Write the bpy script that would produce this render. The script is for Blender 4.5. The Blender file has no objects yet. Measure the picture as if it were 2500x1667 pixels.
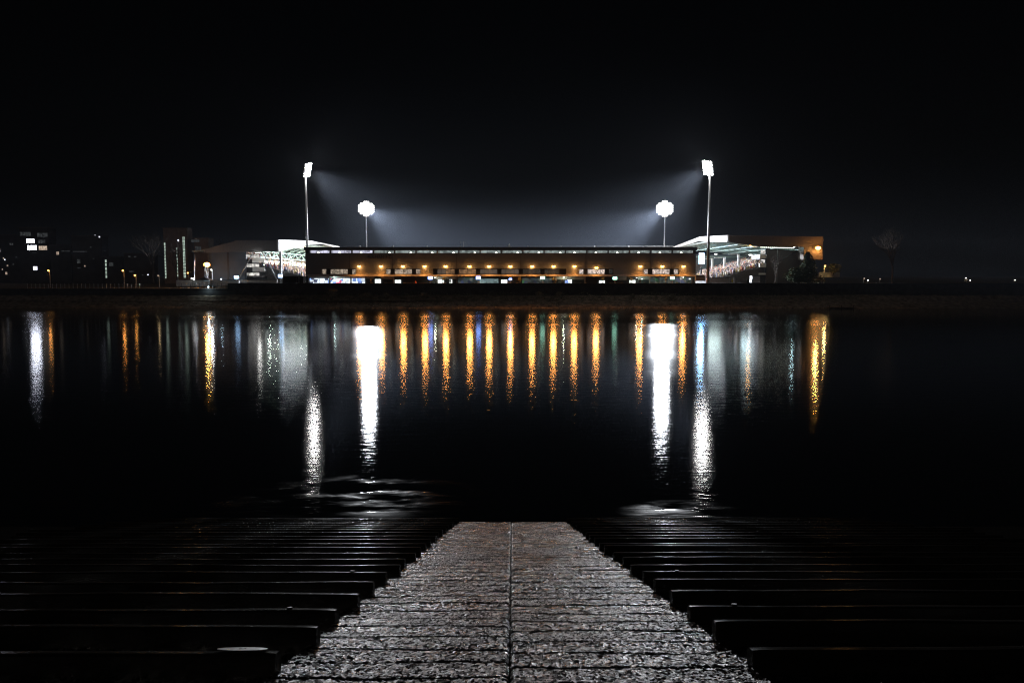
import bpy, bmesh, math, random
import numpy as np
from mathutils import Vector, Matrix
R = math.radians
random.seed(7)
rng = np.random.default_rng(7)
S = bpy.context.scene
col = S.collection

# ---------------------------------------------------------------- camera
F = 1944.4; CX, CY = 1250.0, 833.5; PITCH = R(4.66); CAMZ = 8.5
cam = bpy.data.cameras.new('camera'); cam.lens = 28; cam.sensor_width = 36
cam.clip_start = 0.1; cam.clip_end = 5000
co = bpy.data.objects.new('camera', cam); col.objects.link(co)
co.location = (0, 0, CAMZ); co.rotation_euler = (math.pi/2 - PITCH, 0, 0)
S.camera = co

def W(px, py, Y):
    """point of the place that stands Y metres across the river, seen at photo pixel px,py"""
    u = (px-CX)/F; v = (CY-py)/F
    dy = math.cos(PITCH) + v*math.sin(PITCH); dz = -math.sin(PITCH) + v*math.cos(PITCH)
    t = Y/dy
    return Vector((u*t, Y, CAMZ + dz*t))
def WX(px, Y): return W(px, 675, Y).x
def WZ(py, Y): return W(1250, py, Y).z

# ---------------------------------------------------------------- world, exposure
world = bpy.data.worlds.new('World'); S.world = world; world.use_nodes = True
wn = world.node_tree; bg = wn.nodes['Background']
sky = wn.nodes.new('ShaderNodeTexSky'); sky.sky_type = 'NISHITA'; sky.sun_disc = False
sky.sun_elevation = R(38); sky.sun_rotation = R(200)
wn.links.new(sky.outputs[0], bg.inputs[0]); bg.inputs[1].default_value = 0.00004
# added faint fill sun from behind the camera, lifting the foreshore, walls and roofs
sd = bpy.data.lights.new('fill_sun', 'SUN'); sd.energy = 0.045; sd.angle = R(12); sd.color = (1.0, .90, .80)
so = bpy.data.objects.new('fill_sun', sd); col.objects.link(so)
so.rotation_euler = Vector((math.sin(R(20))*math.cos(R(38)), math.cos(R(20))*math.cos(R(38)), -math.sin(R(38)))).to_track_quat('-Z','Y').to_euler()
S.view_settings.view_transform = 'Standard'; S.view_settings.look = 'None'
S.view_settings.gamma = 1.0; S.view_settings.exposure = 0.0
S.view_settings.use_curve_mapping = False
cy = S.cycles
cy.max_bounces = 4; cy.diffuse_bounces = 2; cy.glossy_bounces = 3; cy.transmission_bounces = 2
cy.volume_bounces = 0; cy.transparent_max_bounces = 4
cy.sample_clamp_indirect = 40.0; cy.sample_clamp_direct = 80.0; cy.filter_width = 1.2; cy.caustics_reflective = False; cy.caustics_refractive = False
cy.blur_glossy = 0.0; cy.use_adaptive_sampling = False; cy.use_denoising = True; cy.denoising_prefilter = 'NONE'

FLOOD_W = 800000.0      # each bank of stadium floodlights
HAZE = 2.6e-4

# ---------------------------------------------------------------- mesh helpers
class MB:
    def __init__(s): s.v = []; s.f = []; s.m = []
    def add(s, vs, fs, mi=0):
        b = len(s.v); s.v += [tuple(p) for p in vs]
        s.f += [tuple(i+b for i in f) for f in fs]; s.m += [mi]*len(fs); return s
    def box(s, x0, x1, y0, y1, z0, z1, mi=0):
        return s.add([(x0,y0,z0),(x1,y0,z0),(x1,y1,z0),(x0,y1,z0),(x0,y0,z1),(x1,y0,z1),(x1,y1,z1),(x0,y1,z1)],
                     [(0,3,2,1),(4,5,6,7),(0,1,5,4),(1,2,6,5),(2,3,7,6),(3,0,4,7)], mi)
    def bar(s, a, b, w, h=None, mi=0):
        a = Vector(a); b = Vector(b); d = (b-a).normalized(); h = h or w
        up = Vector((0,0,1)) if abs(d.z) < .95 else Vector((1,0,0))
        x = d.cross(up).normalized(); y = x.cross(d)
        vs = []
        for p in (a, b):
            for sx, sy in ((-1,-1),(1,-1),(1,1),(-1,1)): vs.append(p + x*sx*w/2 + y*sy*h/2)
        return s.add(vs, [(3,2,1,0),(4,5,6,7),(0,1,5,4),(1,2,6,5),(2,3,7,6),(3,0,4,7)], mi)
    def cyl(s, a, b, r0, r1=None, n=10, mi=0, caps=True):
        a = Vector(a); b = Vector(b); d = (b-a).normalized(); r1 = r0 if r1 is None else r1
        up = Vector((0,0,1)) if abs(d.z) < .95 else Vector((1,0,0))
        x = d.cross(up).normalized(); y = x.cross(d); vs = []
        for p, r in ((a,r0),(b,r1)):
            for k in range(n):
                t = 2*math.pi*k/n; vs.append(p + x*math.cos(t)*r + y*math.sin(t)*r)
        fs = [(k, n+k, n+(k+1)%n, (k+1)%n) for k in range(n)]
        if caps: fs += [tuple(range(n)), tuple(range(2*n-1, n-1, -1))]
        return s.add(vs, fs, mi)
    def prism(s, pts, ext, mi=0):
        n = len(pts); e = Vector(ext); a = [Vector(p) for p in pts]; b = [p+e for p in a]
        fs = [tuple(range(n)), tuple(range(2*n-1, n-1, -1))] + [(k, n+k, n+(k+1)%n, (k+1)%n) for k in range(n)]
        return s.add(a+b, fs, mi)
    def blob(s, c, rx, ry, rz, mi=0, n=8, m=5):
        vs = [(c[0],c[1],c[2]+rz)]
        for i in range(1, m):
            t = math.pi*i/m
            for k in range(n):
                p = 2*math.pi*k/n
                vs.append((c[0]+rx*math.sin(t)*math.cos(p), c[1]+ry*math.sin(t)*math.sin(p), c[2]+rz*math.cos(t)))
        vs.append((c[0],c[1],c[2]-rz)); L = len(vs)-1
        fs = [(0,1+k,1+(k+1)%n) for k in range(n)]
        for i in range(m-2):
            for k in range(n):
                a=1+i*n+k; b=1+i*n+(k+1)%n; fs.append((a,a+n,b+n,b))
        fs += [(L, 1+(m-2)*n+(k+1)%n, 1+(m-2)*n+k) for k in range(n)]
        return s.add(vs, fs, mi)
    def mesh(s, name, mats, smooth=False, bevel=0):
        me = bpy.data.meshes.new(name); me.from_pydata(s.v, [], s.f)
        for m in (mats if isinstance(mats, (list,tuple)) else [mats]): me.materials.append(m)
        me.polygons.foreach_set('material_index', s.m)
        if smooth: me.polygons.foreach_set('use_smooth', [True]*len(s.f))
        bm = bmesh.new(); bm.from_mesh(me); bmesh.ops.recalc_face_normals(bm, faces=bm.faces)
        if bevel: bmesh.ops.bevel(bm, geom=list(bm.edges), offset=bevel, segments=2, affect='EDGES', clamp_overlap=True)
        bm.to_mesh(me); bm.free(); me.update(); return me
    def build(s, name, mats, parent=None, smooth=False, bevel=0):
        """vertices are given in place coordinates; under a parent they are kept there"""
        return link(name, s.mesh(name, mats, smooth, bevel), parent)

def link(name, me, parent=None):
    o = bpy.data.objects.new(name, me); col.objects.link(o)
    if parent is not None:
        o.parent = parent; o.matrix_parent_inverse = base_inv(parent)
    return o
def base_inv(p):
    m = Matrix.Identity(4)
    while p is not None:
        m = (p.matrix_parent_inverse @ p.matrix_basis if p.parent else p.matrix_basis) @ m if False else m
        p = None
    return m
# every Empty that parents parts given in place coordinates keeps them by this inverse
def base_inv(p):
    M = Matrix.Identity(4); chain = []
    while p is not None: chain.append(p); p = p.parent
    for q in reversed(chain):
        B = Matrix.LocRotScale(q.location, q.rotation_euler, q.scale)
        M = M @ q.matrix_parent_inverse @ B
    return M.inverted()
def empty(name, loc, label, cat, group=None, rz=0):
    o = bpy.data.objects.new(name, None); col.objects.link(o); o.location = loc; o.rotation_euler.z = rz
    o.empty_display_size = .3
    tag(o, label, cat, group); return o
def tag(o, label=None, cat=None, group=None, kind=None):
    if label: o['label'] = label
    if cat: o['category'] = cat
    if group: o['group'] = group
    if kind: o['kind'] = kind
    return o
def dup(root, loc=None):
    """a copy of a thing with copies of its parts and sub-parts"""
    def rec(o, par):
        c = o.copy(); col.objects.link(c)
        if par is not None: c.parent = par; c.matrix_parent_inverse = o.matrix_parent_inverse.copy()
        for ch in [x for x in list(o.children)]: rec(ch, c)
        return c
    r = rec(root, None)
    if loc is not None: r.location = loc
    return r
def lamp(kind, name, loc, power, color, radius, parent=None, **kw):
    d = bpy.data.lights.new(name, kind); d.energy = power; d.color = color; d.shadow_soft_size = radius
    for k, v in kw.items(): setattr(d, k, v)
    o = bpy.data.objects.new(name, d); col.objects.link(o); o.location = loc
    if parent is not None: o.parent = parent; o.matrix_parent_inverse = base_inv(parent)
    return o
ORD = ['first','second','third','fourth','fifth','sixth','seventh','eighth','ninth','tenth','eleventh','twelfth',
       'thirteenth','fourteenth','fifteenth','sixteenth','seventeenth','eighteenth','nineteenth','twentieth',
       'twenty-first','twenty-second','twenty-third','twenty-fourth']

# ---------------------------------------------------------------- materials
def nodes(m): m.use_nodes = True; return m.node_tree, m.node_tree.nodes['Principled BSDF']
def mat(name, c, rough=.6, metal=0.0, var=.25, scale=2.0, bump=0.0, bscale=8.0, ribs=None, spec=.5, stretch=(1,1,1)):
    m = bpy.data.materials.new(name); t, p = nodes(m); N = t.nodes; L = t.links
    geo = N.new('ShaderNodeTexCoord'); mp = N.new('ShaderNodeMapping'); mp.inputs['Scale'].default_value = stretch
    L.new(geo.outputs['Object'], mp.inputs[0])
    nz = N.new('ShaderNodeTexNoise'); nz.inputs['Scale'].default_value = scale; nz.inputs['Detail'].default_value = 5
    L.new(mp.outputs[0], nz.inputs['Vector'])
    rp = N.new('ShaderNodeValToRGB')
    rp.color_ramp.elements[0].position = .3; rp.color_ramp.elements[1].position = .7
    rp.color_ramp.elements[0].color = tuple(x*(1-var) for x in c)+(1,)
    rp.color_ramp.elements[1].color = tuple(min(1, x*(1+var)) for x in c)+(1,)
    L.new(nz.outputs['Fac'], rp.inputs[0]); L.new(rp.outputs[0], p.inputs['Base Color'])
    p.inputs['Roughness'].default_value = rough; p.inputs['Metallic'].default_value = metal
    p.inputs['Specular IOR Level'].default_value = spec
    if ribs or bump:
        b = N.new('ShaderNodeBump')
        if ribs:
            w = N.new('ShaderNodeTexWave'); w.inputs['Scale'].default_value = ribs
            w.inputs['Distortion'].default_value = 0; L.new(geo.outputs['Object'], w.inputs['Vector'])
            L.new(w.outputs['Fac'], b.inputs['Height']); b.inputs['Distance'].default_value = .04
        else:
            n2 = N.new('ShaderNodeTexNoise'); n2.inputs['Scale'].default_value = bscale; n2.inputs['Detail'].default_value = 4
            L.new(mp.outputs[0], n2.inputs['Vector'])
            L.new(n2.outputs['Fac'], b.inputs['Height']); b.inputs['Distance'].default_value = bump
        L.new(b.outputs[0], p.inputs['Normal'])
    return m
def emit(name, c, s, sample=False, vary=0.0, scale=3.0, c2=None):
    m = bpy.data.materials.new(name); t, p = nodes(m); N = t.nodes; L = t.links
    p.inputs['Base Color'].default_value = (.05,.05,.05,1); p.inputs['Roughness'].default_value = .4
    p.inputs['Emission Color'].default_value = tuple(c)+(1,); p.inputs['Emission Strength'].default_value = s
    if vary:
        g = N.new('ShaderNodeTexCoord'); v = N.new('ShaderNodeTexVoronoi'); v.inputs['Scale'].default_value = scale
        v.distance = 'CHEBYCHEV'
        L.new(g.outputs['Object'], v.inputs['Vector'])
        sp = N.new('ShaderNodeSeparateColor'); L.new(v.outputs['Color'], sp.inputs[0])
        mr = N.new('ShaderNodeMapRange'); mr.inputs['To Min'].default_value = s*(1-vary); mr.inputs['To Max'].default_value = s
        L.new(sp.outputs[0], mr.inputs['Value']); L.new(mr.outputs[0], p.inputs['Emission Strength'])
        if c2:
            rp = N.new('ShaderNodeValToRGB'); rp.color_ramp.interpolation = 'CONSTANT'
            rp.color_ramp.elements[0].color = tuple(c)+(1,)
            rp.color_ramp.elements[1].position = .62; rp.color_ramp.elements[1].color = tuple(c2[0])+(1,)
            for q, cc in zip((.76, .88), c2[1:]):
                e = rp.color_ramp.elements.new(q); e.color = tuple(cc)+(1,)
            L.new(sp.outputs[1], rp.inputs[0]); L.new(rp.outputs[0], p.inputs['Emission Color'])
    m.cycles.emission_sampling = 'FRONT' if sample else 'NONE'
    return m

M = {}
M['clad']   = mat('brown_cladding', (.21,.20,.195), .55, var=.12, scale=.5, ribs=1.6)
M['fascia'] = mat('dark_fascia', (.10,.09,.085), .5, var=.2)
M['dark']   = mat('dark_metal', (.03,.03,.032), .5)
M['black']  = mat('black_render', (.012,.012,.012), .8)
M['concrete'] = mat('concrete', (.30,.28,.26), .8, var=.2, scale=1.0, bump=.01)
M['steel']  = mat('galvanised_steel', (.45,.46,.47), .4, .3, var=.12, scale=3)
M['white']  = mat('white_panel', (.78,.78,.76), .5, var=.06, ribs=None, scale=.6)
M['whiteribs'] = mat('white_ribbed_panel', (.74,.73,.71), .5, var=.06, ribs=1.2)
M['gable']  = mat('grey_ribbed_cladding', (.15,.15,.155), .5, var=.12, ribs=1.2)
M['gable2'] = mat('dark_brown_cladding', (.10,.08,.066), .6, var=.15, ribs=1.4)
M['bluewall'] = mat('blue_grey_cladding', (.07,.095,.13), .5, var=.2, scale=.4)
M['truss']  = mat('pale_green_steel', (.42,.55,.52), .5, var=.1)
M['soffit'] = mat('roof_soffit', (.24,.27,.25), .7, var=.25, scale=.5)
M['tealwall'] = mat('teal_grey_wall', (.20,.25,.27), .7, var=.2, scale=.3)
M['tier']   = mat('terrace_concrete', (.12,.12,.12), .8)
M['wall']   = mat('river_wall_stone', (.05,.047,.044), .9, var=.4, scale=.7, bump=.03, bscale=2.5)
M['stone']  = mat('pale_wall', (.55,.52,.5), .8, var=.12)
M['brick']  = mat('brown_brick', (.20,.15,.12), .85, var=.25, scale=.6)
M['darkblock'] = mat('dark_brick', (.06,.05,.045), .85, var=.3, scale=.4)
M['bark']   = mat('bark', (.07,.055,.045), .9, var=.3, scale=5)
M['leaf']   = mat('dark_leaves', (.045,.07,.03), .7, var=.5, scale=1.2)
M['autumn'] = mat('yellow_green_leaves', (.14,.13,.03), .7, var=.5, scale=1.5)
M['dryleaf'] = mat('dull_scrub', (.09,.09,.05), .8, var=.5, scale=1.0)
M['drytwig'] = mat('dry_pale_stems', (.28,.235,.17), .8, var=.3, scale=2)
M['canvas'] = mat('dark_canvas', (.05,.045,.05), .8)
M['sign_frame'] = mat('sign_frame', (.05,.05,.055), .5)
M['w_blue']  = emit('sign_blue_white', (.38,.64,1.0), 8.0, True)
M['w_deep']  = emit('sign_deep_blue', (.22,.38,1.0), 12.0, True)
M['w_green'] = emit('sign_green_white', (.45,1.0,.72), 5.0, True)
M['screen']  = emit('screen_face', (.30,.60,1.0), 70.0, True)
M['lampglass'] = emit('sodium_glass', (1.0,.42,.075), 16.0, True)
M['lampwhite'] = emit('white_lamp_glass', (1.0,1.0,.93), 4.0, True)
M['lampblue'] = emit('blue_lamp_glass', (.7,.88,1.0), 14.0, True)
M['floodglass'] = emit('floodlight_glass', (1.0,.97,.93), 4.0, True)
M['floodbright'] = emit('floodlight_glass_bare', (1.0,.96,.92), 90.0, True)
M['rowglass'] = emit('fluorescent_glass', (.93,1.0,.85), 4.0)
M['clere'] = emit('clerestory_glass', (.62,.72,.70), .55, False, .75, 1.3)
M['clere_bright'] = emit('clerestory_bright', (.80,.80,1.0), 1.1, False, .75, 1.0)
M['shop'] = emit('shop_interior', (.82,.92,1.0), 1.9, False, .6, 1.1, [(.25,.4,.9),(.7,.15,.25),(.05,.06,.1)])
M['door'] = emit('bright_doorway', (.92,1.0,.95), 2.0, False, .35, 1.0)
M['teal'] = emit('teal_interior', (.50,.72,.74), .5, False, .8, 1.0)
M['tealdim'] = emit('dim_interior', (.35,.5,.5), .16, False, .9, 1.2, [(.9,.95,.8),(.2,.7,.3),(.3,.4,.8)])
M['pane_warm'] = emit('warm_room', (.85,.68,.52), .6, False, .8, 2.0)
M['pane_bright'] = emit('bright_room', (1.0,.82,.72), 1.0, False, .8, 2.4)
M['pane_blind'] = emit('room_behind_blind', (.80,.66,.55), .10, False, .3, .7)
M['pane_curtain'] = emit('room_behind_curtain', (1.0,.55,.28), .28, False, .7, 2.0)
M['pane_dim'] = emit('dim_room', (.5,.5,.45), .07, False, .95, 3.0, [(.9,.9,.8),(.6,.6,.6),(.1,.1,.1)])
M['flat_white'] = emit('flat_window_white', (.82,.85,1.0), 3.2, True, .5, 1.2)
M['flat_bright'] = emit('flat_window_bright', (.85,.87,1.0), 26.0, True, .4, 1.2)
M['flat_grey'] = emit('flat_window_grey', (.55,.6,.62), .09, False, .8, 1.5)
M['flat_warm'] = emit('flat_window_warm', (1.0,.78,.6), .8, False, .6, 1.5)
M['stairwin'] = emit('stair_window', (.75,.95,.80), .8, False, .6, 1.6)
M['boxwin'] = emit('box_window', (1.0,.96,.90), 1.1, False, .85, 1.5)

# ---------------------------------------------------------------- haze (real night air round everything)
hb = MB().box(-910, 910, -70, 1510, -5, 75)
hz = bpy.data.materials.new('night_haze'); hz.use_nodes = True
ht = hz.node_tree; ht.nodes.clear()
ho = ht.nodes.new('ShaderNodeOutputMaterial'); pv = ht.nodes.new('ShaderNodeVolumePrincipled')
pv.inputs['Color'].default_value = (.70,.80,1.0,1); pv.inputs['Density'].default_value = HAZE
pv.inputs['Anisotropy'].default_value = -0.5
pv.inputs['Density Attribute'].default_value = ''; pv.inputs['Temperature Attribute'].default_value = ''
pv.inputs['Color Attribute'].default_value = ''
ht.links.new(pv.outputs[0], ho.inputs['Volume'])
try: hz.cycles.homogeneous_volume = True
except Exception: pass
tag(hb.build('haze', hz), kind='stuff', label='thin night haze over the river and the stadium', cat='haze')

# ---------------------------------------------------------------- ground: one sheet from bank to bank
ALPHA = R(14.4); RZ0 = CAMZ - 1.5/math.cos(ALPHA)          # slipway plane: z = RZ0 - tan(a) * y
def ramp_z(y): return RZ0 - math.tan(ALPHA)*y
def vnoise(x, y, seed=0):
    """smooth value noise on arrays"""
    xi = np.floor(x).astype(np.int64); yi = np.floor(y).astype(np.int64); fx = x-xi; fy = y-yi
    fx = fx*fx*(3-2*fx); fy = fy*fy*(3-2*fy)
    def h(a, b):
        n = (a*374761393 + b*668265263 + seed*982451653) & 0xffffffff
        n = ((n ^ (n >> 13))*1274126177) & 0xffffffff
        return ((n ^ (n >> 16)) & 0xffff)/65535.0
    return (h(xi,yi)*(1-fx)+h(xi+1,yi)*fx)*(1-fy) + (h(xi,yi+1)*(1-fx)+h(xi+1,yi+1)*fx)*fy
def grid_mesh(name, X, Y, Z, m, smooth=True):
    r, c = X.shape; me = bpy.data.meshes.new(name)
    me.vertices.add(r*c); me.vertices.foreach_set('co', np.stack([X,Y,Z], -1).reshape(-1).astype(np.float32))
    i = (np.arange(r-1)[:,None]*c + np.arange(c-1)[None,:]).reshape(-1)
    q = np.stack([i, i+1, i+c+1, i+c], -1).reshape(-1)
    n = (r-1)*(c-1); me.loops.add(n*4); me.loops.foreach_set('vertex_index', q.astype(np.int32))
    me.polygons.add(n); me.polygons.foreach_set('loop_start', (np.arange(n)*4).astype(np.int32))
    me.polygons.foreach_set('loop_total', np.full(n,4,np.int32))
    me.polygons.foreach_set('use_smooth', np.full(n, smooth)); me.materials.append(m)
    me.update(calc_edges=True); me.validate(); return link(name, me)

def shore_off(x): return 1.5*np.sin(x*.021)+.8*np.sin(x*.06+1) - .012*np.clip(x-60,0,400)
prof_y = np.array([-60,-1,0,4,28,33,40,200,208,213,215,217,219,220.2,221.6,222.6,223.2,226,260,600,1500.])
prof_z = np.array([RZ0,RZ0,RZ0-.12,ramp_z(4)-.12,ramp_z(28)-.12,-1.6,-2.2,-2.2,-.8,0,.55,1.25,2.2,3.0,3.3,3.4,6.1,6.1,6.1,7,9.])
ys = np.unique(np.concatenate([prof_y, np.arange(205,222,.35), np.arange(0,30,2.)]))
xs = np.unique(np.concatenate([np.linspace(-900,900,61), np.arange(-150,150,1.0)]))
GX, GY = np.meshgrid(xs, ys); GZ = np.interp(GY, prof_y, prof_z)
beach = ((GY>206)&(GY<222.0)).astype(float)
GZ = GZ + beach*((vnoise(GX*.5,GY*.9,3)-.5)*.35 + (vnoise(GX*1.3,GY*1.6,4)-.5)*.18)
leftdrop = np.clip((-80-GX)/4,0,1)*(GY>222.9)*.85
GZ = GZ - leftdrop
GYs = GY + np.where((GY>205)&(GY<218), -shore_off(GX)*.5, 0)
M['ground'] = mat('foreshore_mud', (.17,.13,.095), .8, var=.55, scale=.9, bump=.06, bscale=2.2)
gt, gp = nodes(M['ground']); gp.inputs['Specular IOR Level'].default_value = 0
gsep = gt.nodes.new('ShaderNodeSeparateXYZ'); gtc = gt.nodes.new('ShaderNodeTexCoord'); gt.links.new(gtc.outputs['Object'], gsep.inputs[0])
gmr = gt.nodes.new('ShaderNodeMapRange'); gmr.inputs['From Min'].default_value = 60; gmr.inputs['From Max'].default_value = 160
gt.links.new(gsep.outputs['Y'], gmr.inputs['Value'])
gmx = gt.nodes.new('ShaderNodeMix'); gmx.data_type = 'RGBA'; gt.links.new(gmr.outputs[0], gmx.inputs[0]); gmx.inputs[6].default_value = (.012,.011,.010,1)   # near bank's darkness painted in as black, brown mud on the other
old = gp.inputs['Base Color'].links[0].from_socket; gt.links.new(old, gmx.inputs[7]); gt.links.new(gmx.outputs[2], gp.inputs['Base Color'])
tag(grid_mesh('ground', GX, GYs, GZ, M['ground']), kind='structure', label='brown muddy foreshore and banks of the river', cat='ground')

# ---------------------------------------------------------------- water
wm = bpy.data.materials.new('river_water'); wm.use_nodes = True; wt = wm.node_tree; N = wt.nodes; L = wt.links; N.clear()
out = N.new('ShaderNodeOutputMaterial'); tc = N.new('ShaderNodeTexCoord')
def mapping(sx, sy, rz=0):
    mp = N.new('ShaderNodeMapping'); mp.inputs['Scale'].default_value = (sx,sy,1); mp.inputs['Rotation'].default_value = (0,0,rz)
    L.new(tc.outputs['Object'], mp.inputs[0]); return mp
def noise(mp, sc, det=3, rough=.5, dist=0):
    n = N.new('ShaderNodeTexNoise'); n.inputs['Scale'].default_value = sc; n.inputs['Detail'].default_value = det
    n.inputs['Roughness'].default_value = rough; n.inputs['Distortion'].default_value = dist
    L.new(mp.outputs[0], n.inputs['Vector']); return n
def math_(op, a, b=None, c=None):
    n = N.new('ShaderNodeMath'); n.operation = op
    for i, q in enumerate((a,b,c)):
        if q is None: continue
        if isinstance(q, (int,float)): n.inputs[i].default_value = q
        else: L.new(q, n.inputs[i])
    return n.outputs[0]
def rng_(v, a, b, c, d, smooth=True):
    n = N.new('ShaderNodeMapRange'); n.interpolation_type = 'SMOOTHSTEP' if smooth else 'LINEAR'
    for k, q in zip(('From Min','From Max','To Min','To Max'), (a,b,c,d)): n.inputs[k].default_value = q
    L.new(v, n.inputs['Value']); return n.outputs[0]
sep = N.new('ShaderNodeSeparateXYZ'); L.new(tc.outputs['Object'], sep.inputs[0])
Yc = sep.outputs['Y']; Xc = sep.outputs['X']
ripA = noise(mapping(.35,1.6), 1.0, 3)           # long low ripples lying across the view
ripB = noise(mapping(1.6,5.0,R(12)), 1.0, 2)     # small wavelets
wash = noise(mapping(.55,2.6,R(-20)), 1.0, 3, .55, .3)   # steeper wash near the slipway
patch = noise(mapping(.010,.055), 1.0, 2, .5)    # wind-roughened bands
near = rng_(Yc, 28.5, 34, 1, 0)
def ell(cx_, cy_, rx, ry):
    a = math_('POWER', math_('DIVIDE', math_('SUBTRACT', Xc, cx_), rx), 2); b_ = math_('POWER', math_('DIVIDE', math_('SUBTRACT', Yc, cy_), ry), 2)
    return rng_(math_('ADD', a, b_), 0, 1, 1, 0)
blob = rng_(noise(mapping(.35,.8,R(-20)), 1.0, 3).outputs['Fac'], .47, .64, 0, 1)
spot_ = math_('MAXIMUM', math_('MAXIMUM', ell(-5.4,30.6,4.6,3.4), math_('MULTIPLY', ell(-8.6,30,3.0,3.0), .8)), math_('MULTIPLY', ell(6.2,28.4,2.6,1.5), .7))
washm = math_('MULTIPLY', blob, spot_)
calm = rng_(Yc, 50, 130, 1, 0)
hgt = math_('MULTIPLY', calm, math_('ADD', math_('MULTIPLY', ripA.outputs['Fac'], .010), math_('MULTIPLY', ripB.outputs['Fac'], .006)))
hgt = math_('ADD', hgt, math_('MULTIPLY', math_('MULTIPLY', wash.outputs['Fac'], washm), .03))
chop = math_('MULTIPLY', washm, rng_(wash.outputs['Fac'], .38, .62, .22, 1))
bp = N.new('ShaderNodeBump'); bp.inputs['Strength'].default_value = 1; bp.inputs['Distance'].default_value = 1.0
L.new(hgt, bp.inputs['Height'])
pm = rng_(patch.outputs['Fac'], .45, .75, 0, 1)
farm = rng_(Yc, 60, 120, 0, 1)
g1 = N.new('ShaderNodeBsdfGlossy'); g1.distribution = 'BECKMANN'; g1.inputs['Roughness'].default_value = .115
g2 = N.new('ShaderNodeBsdfGlossy'); g2.distribution = 'BECKMANN'; g2.inputs['Roughness'].default_value = .24
for g in (g1, g2):
    g.inputs['Color'].default_value = (.95,.97,1,1); L.new(bp.outputs[0], g.inputs['Normal'])
g3 = N.new('ShaderNodeBsdfGlossy'); g3.distribution = 'BECKMANN'; g3.inputs['Roughness'].default_value = .31; L.new(bp.outputs[0], g3.inputs['Normal'])
mw = N.new('ShaderNodeMixShader'); L.new(chop, mw.inputs[0])
mg = N.new('ShaderNodeMixShader'); L.new(math_('MULTIPLY', math_('MULTIPLY_ADD', pm, .28, .12), farm), mg.inputs[0])
L.new(g1.outputs[0], mg.inputs[1]); L.new(g2.outputs[0], mg.inputs[2])
df = N.new('ShaderNodeBsdfDiffuse'); df.inputs['Color'].default_value = (.004,.005,.005,1)
fr = N.new('ShaderNodeFresnel'); fr.inputs['IOR'].default_value = 1.33
mx = N.new('ShaderNodeMixShader'); L.new(fr.outputs[0], mx.inputs[0]); L.new(df.outputs[0], mx.inputs[1]); L.new(mg.outputs[0], mw.inputs[1]); L.new(g3.outputs[0], mw.inputs[2]); L.new(mw.outputs[0], mx.inputs[2])
L.new(mx.outputs[0], out.inputs['Surface'])
wx = np.linspace(-900,900,19); wy = np.array([24.,30,40,80,160,217.5]); A, B = np.meshgrid(wx, wy)
tag(grid_mesh('water', A, B, A*0, wm), kind='structure', label='dark river water with long light reflections', cat='river')

# ---------------------------------------------------------------- slipway path (wet ribbed concrete, a centre seam)
cm = bpy.data.materials.new('wet_rough_concrete'); t, p = nodes(cm); N = t.nodes; L = t.links
tc = N.new('ShaderNodeTexCoord')
mp = N.new('ShaderNodeMapping'); mp.inputs['Scale'].default_value = (1,1,1); L.new(tc.outputs['Object'], mp.inputs[0])
n1 = N.new('ShaderNodeTexNoise'); n1.inputs['Scale'].default_value = 38; n1.inputs['Detail'].default_value = 3; L.new(mp.outputs[0], n1.inputs['Vector'])
n2 = N.new('ShaderNodeTexVoronoi'); n2.inputs['Scale'].default_value = 55; L.new(mp.outputs[0], n2.inputs['Vector'])
n3 = N.new('ShaderNodeTexNoise'); n3.inputs['Scale'].default_value = 1.4; n3.inputs['Detail'].default_value = 4
mp3 = N.new('ShaderNodeMapping'); mp3.inputs['Scale'].default_value = (.6,1.8,1); L.new(tc.outputs['Object'], mp3.inputs[0]); L.new(mp3.outputs[0], n3.inputs['Vector'])
ad = N.new('ShaderNodeMath'); ad.operation = 'MULTIPLY_ADD'; L.new(n1.outputs['Fac'], ad.inputs[0]); ad.inputs[1].default_value = .008
mm = N.new('ShaderNodeMath'); mm.operation = 'MULTIPLY'; L.new(n2.outputs['Distance'], mm.inputs[0]); mm.inputs[1].default_value = -.004
L.new(mm.outputs[0], ad.inputs[2])
b = N.new('ShaderNodeBump'); b.inputs['Distance'].default_value = 1.0; b.inputs['Strength'].default_value = 1.0
L.new(ad.outputs[0], b.inputs['Height']); L.new(b.outputs[0], p.inputs['Normal'])
rp = N.new('ShaderNodeValToRGB'); rp.color_ramp.elements[0].color = (.012,.011,.011,1); rp.color_ramp.elements[1].color = (.05,.043,.043,1)
rp.color_ramp.elements[0].position = .35; rp.color_ramp.elements[1].position = .65
L.new(n3.outputs['Fac'], rp.inputs[0])
sx_ = N.new('ShaderNodeSeparateXYZ'); L.new(tc.outputs['Object'], sx_.inputs[0])
wj = N.new('ShaderNodeTexNoise'); wj.inputs['Scale'].default_value = 3.5; L.new(tc.outputs['Object'], wj.inputs['Vector'])
jm = N.new('ShaderNodeMath'); jm.operation = 'MULTIPLY_ADD'; L.new(wj.outputs['Fac'], jm.inputs[0]); jm.inputs[1].default_value = .03; L.new(sx_.outputs['X'], jm.inputs[2])
ja = N.new('ShaderNodeMath'); ja.operation = 'ADD'; L.new(jm.outputs[0], ja.inputs[0]); ja.inputs[1].default_value = .005
jb = N.new('ShaderNodeMath'); jb.operation = 'ABSOLUTE'; L.new(ja.outputs[0], jb.inputs[0])
jr = N.new('ShaderNodeMapRange'); jr.inputs['From Min'].default_value = .006; jr.inputs['From Max'].default_value = .026; L.new(jb.outputs[0], jr.inputs['Value'])
jc = N.new('ShaderNodeMix'); jc.data_type = 'RGBA'; L.new(jr.outputs[0], jc.inputs[0]); jc.inputs[6].default_value = (.006,.006,.005,1); L.new(rp.outputs[0], jc.inputs[7])
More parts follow.
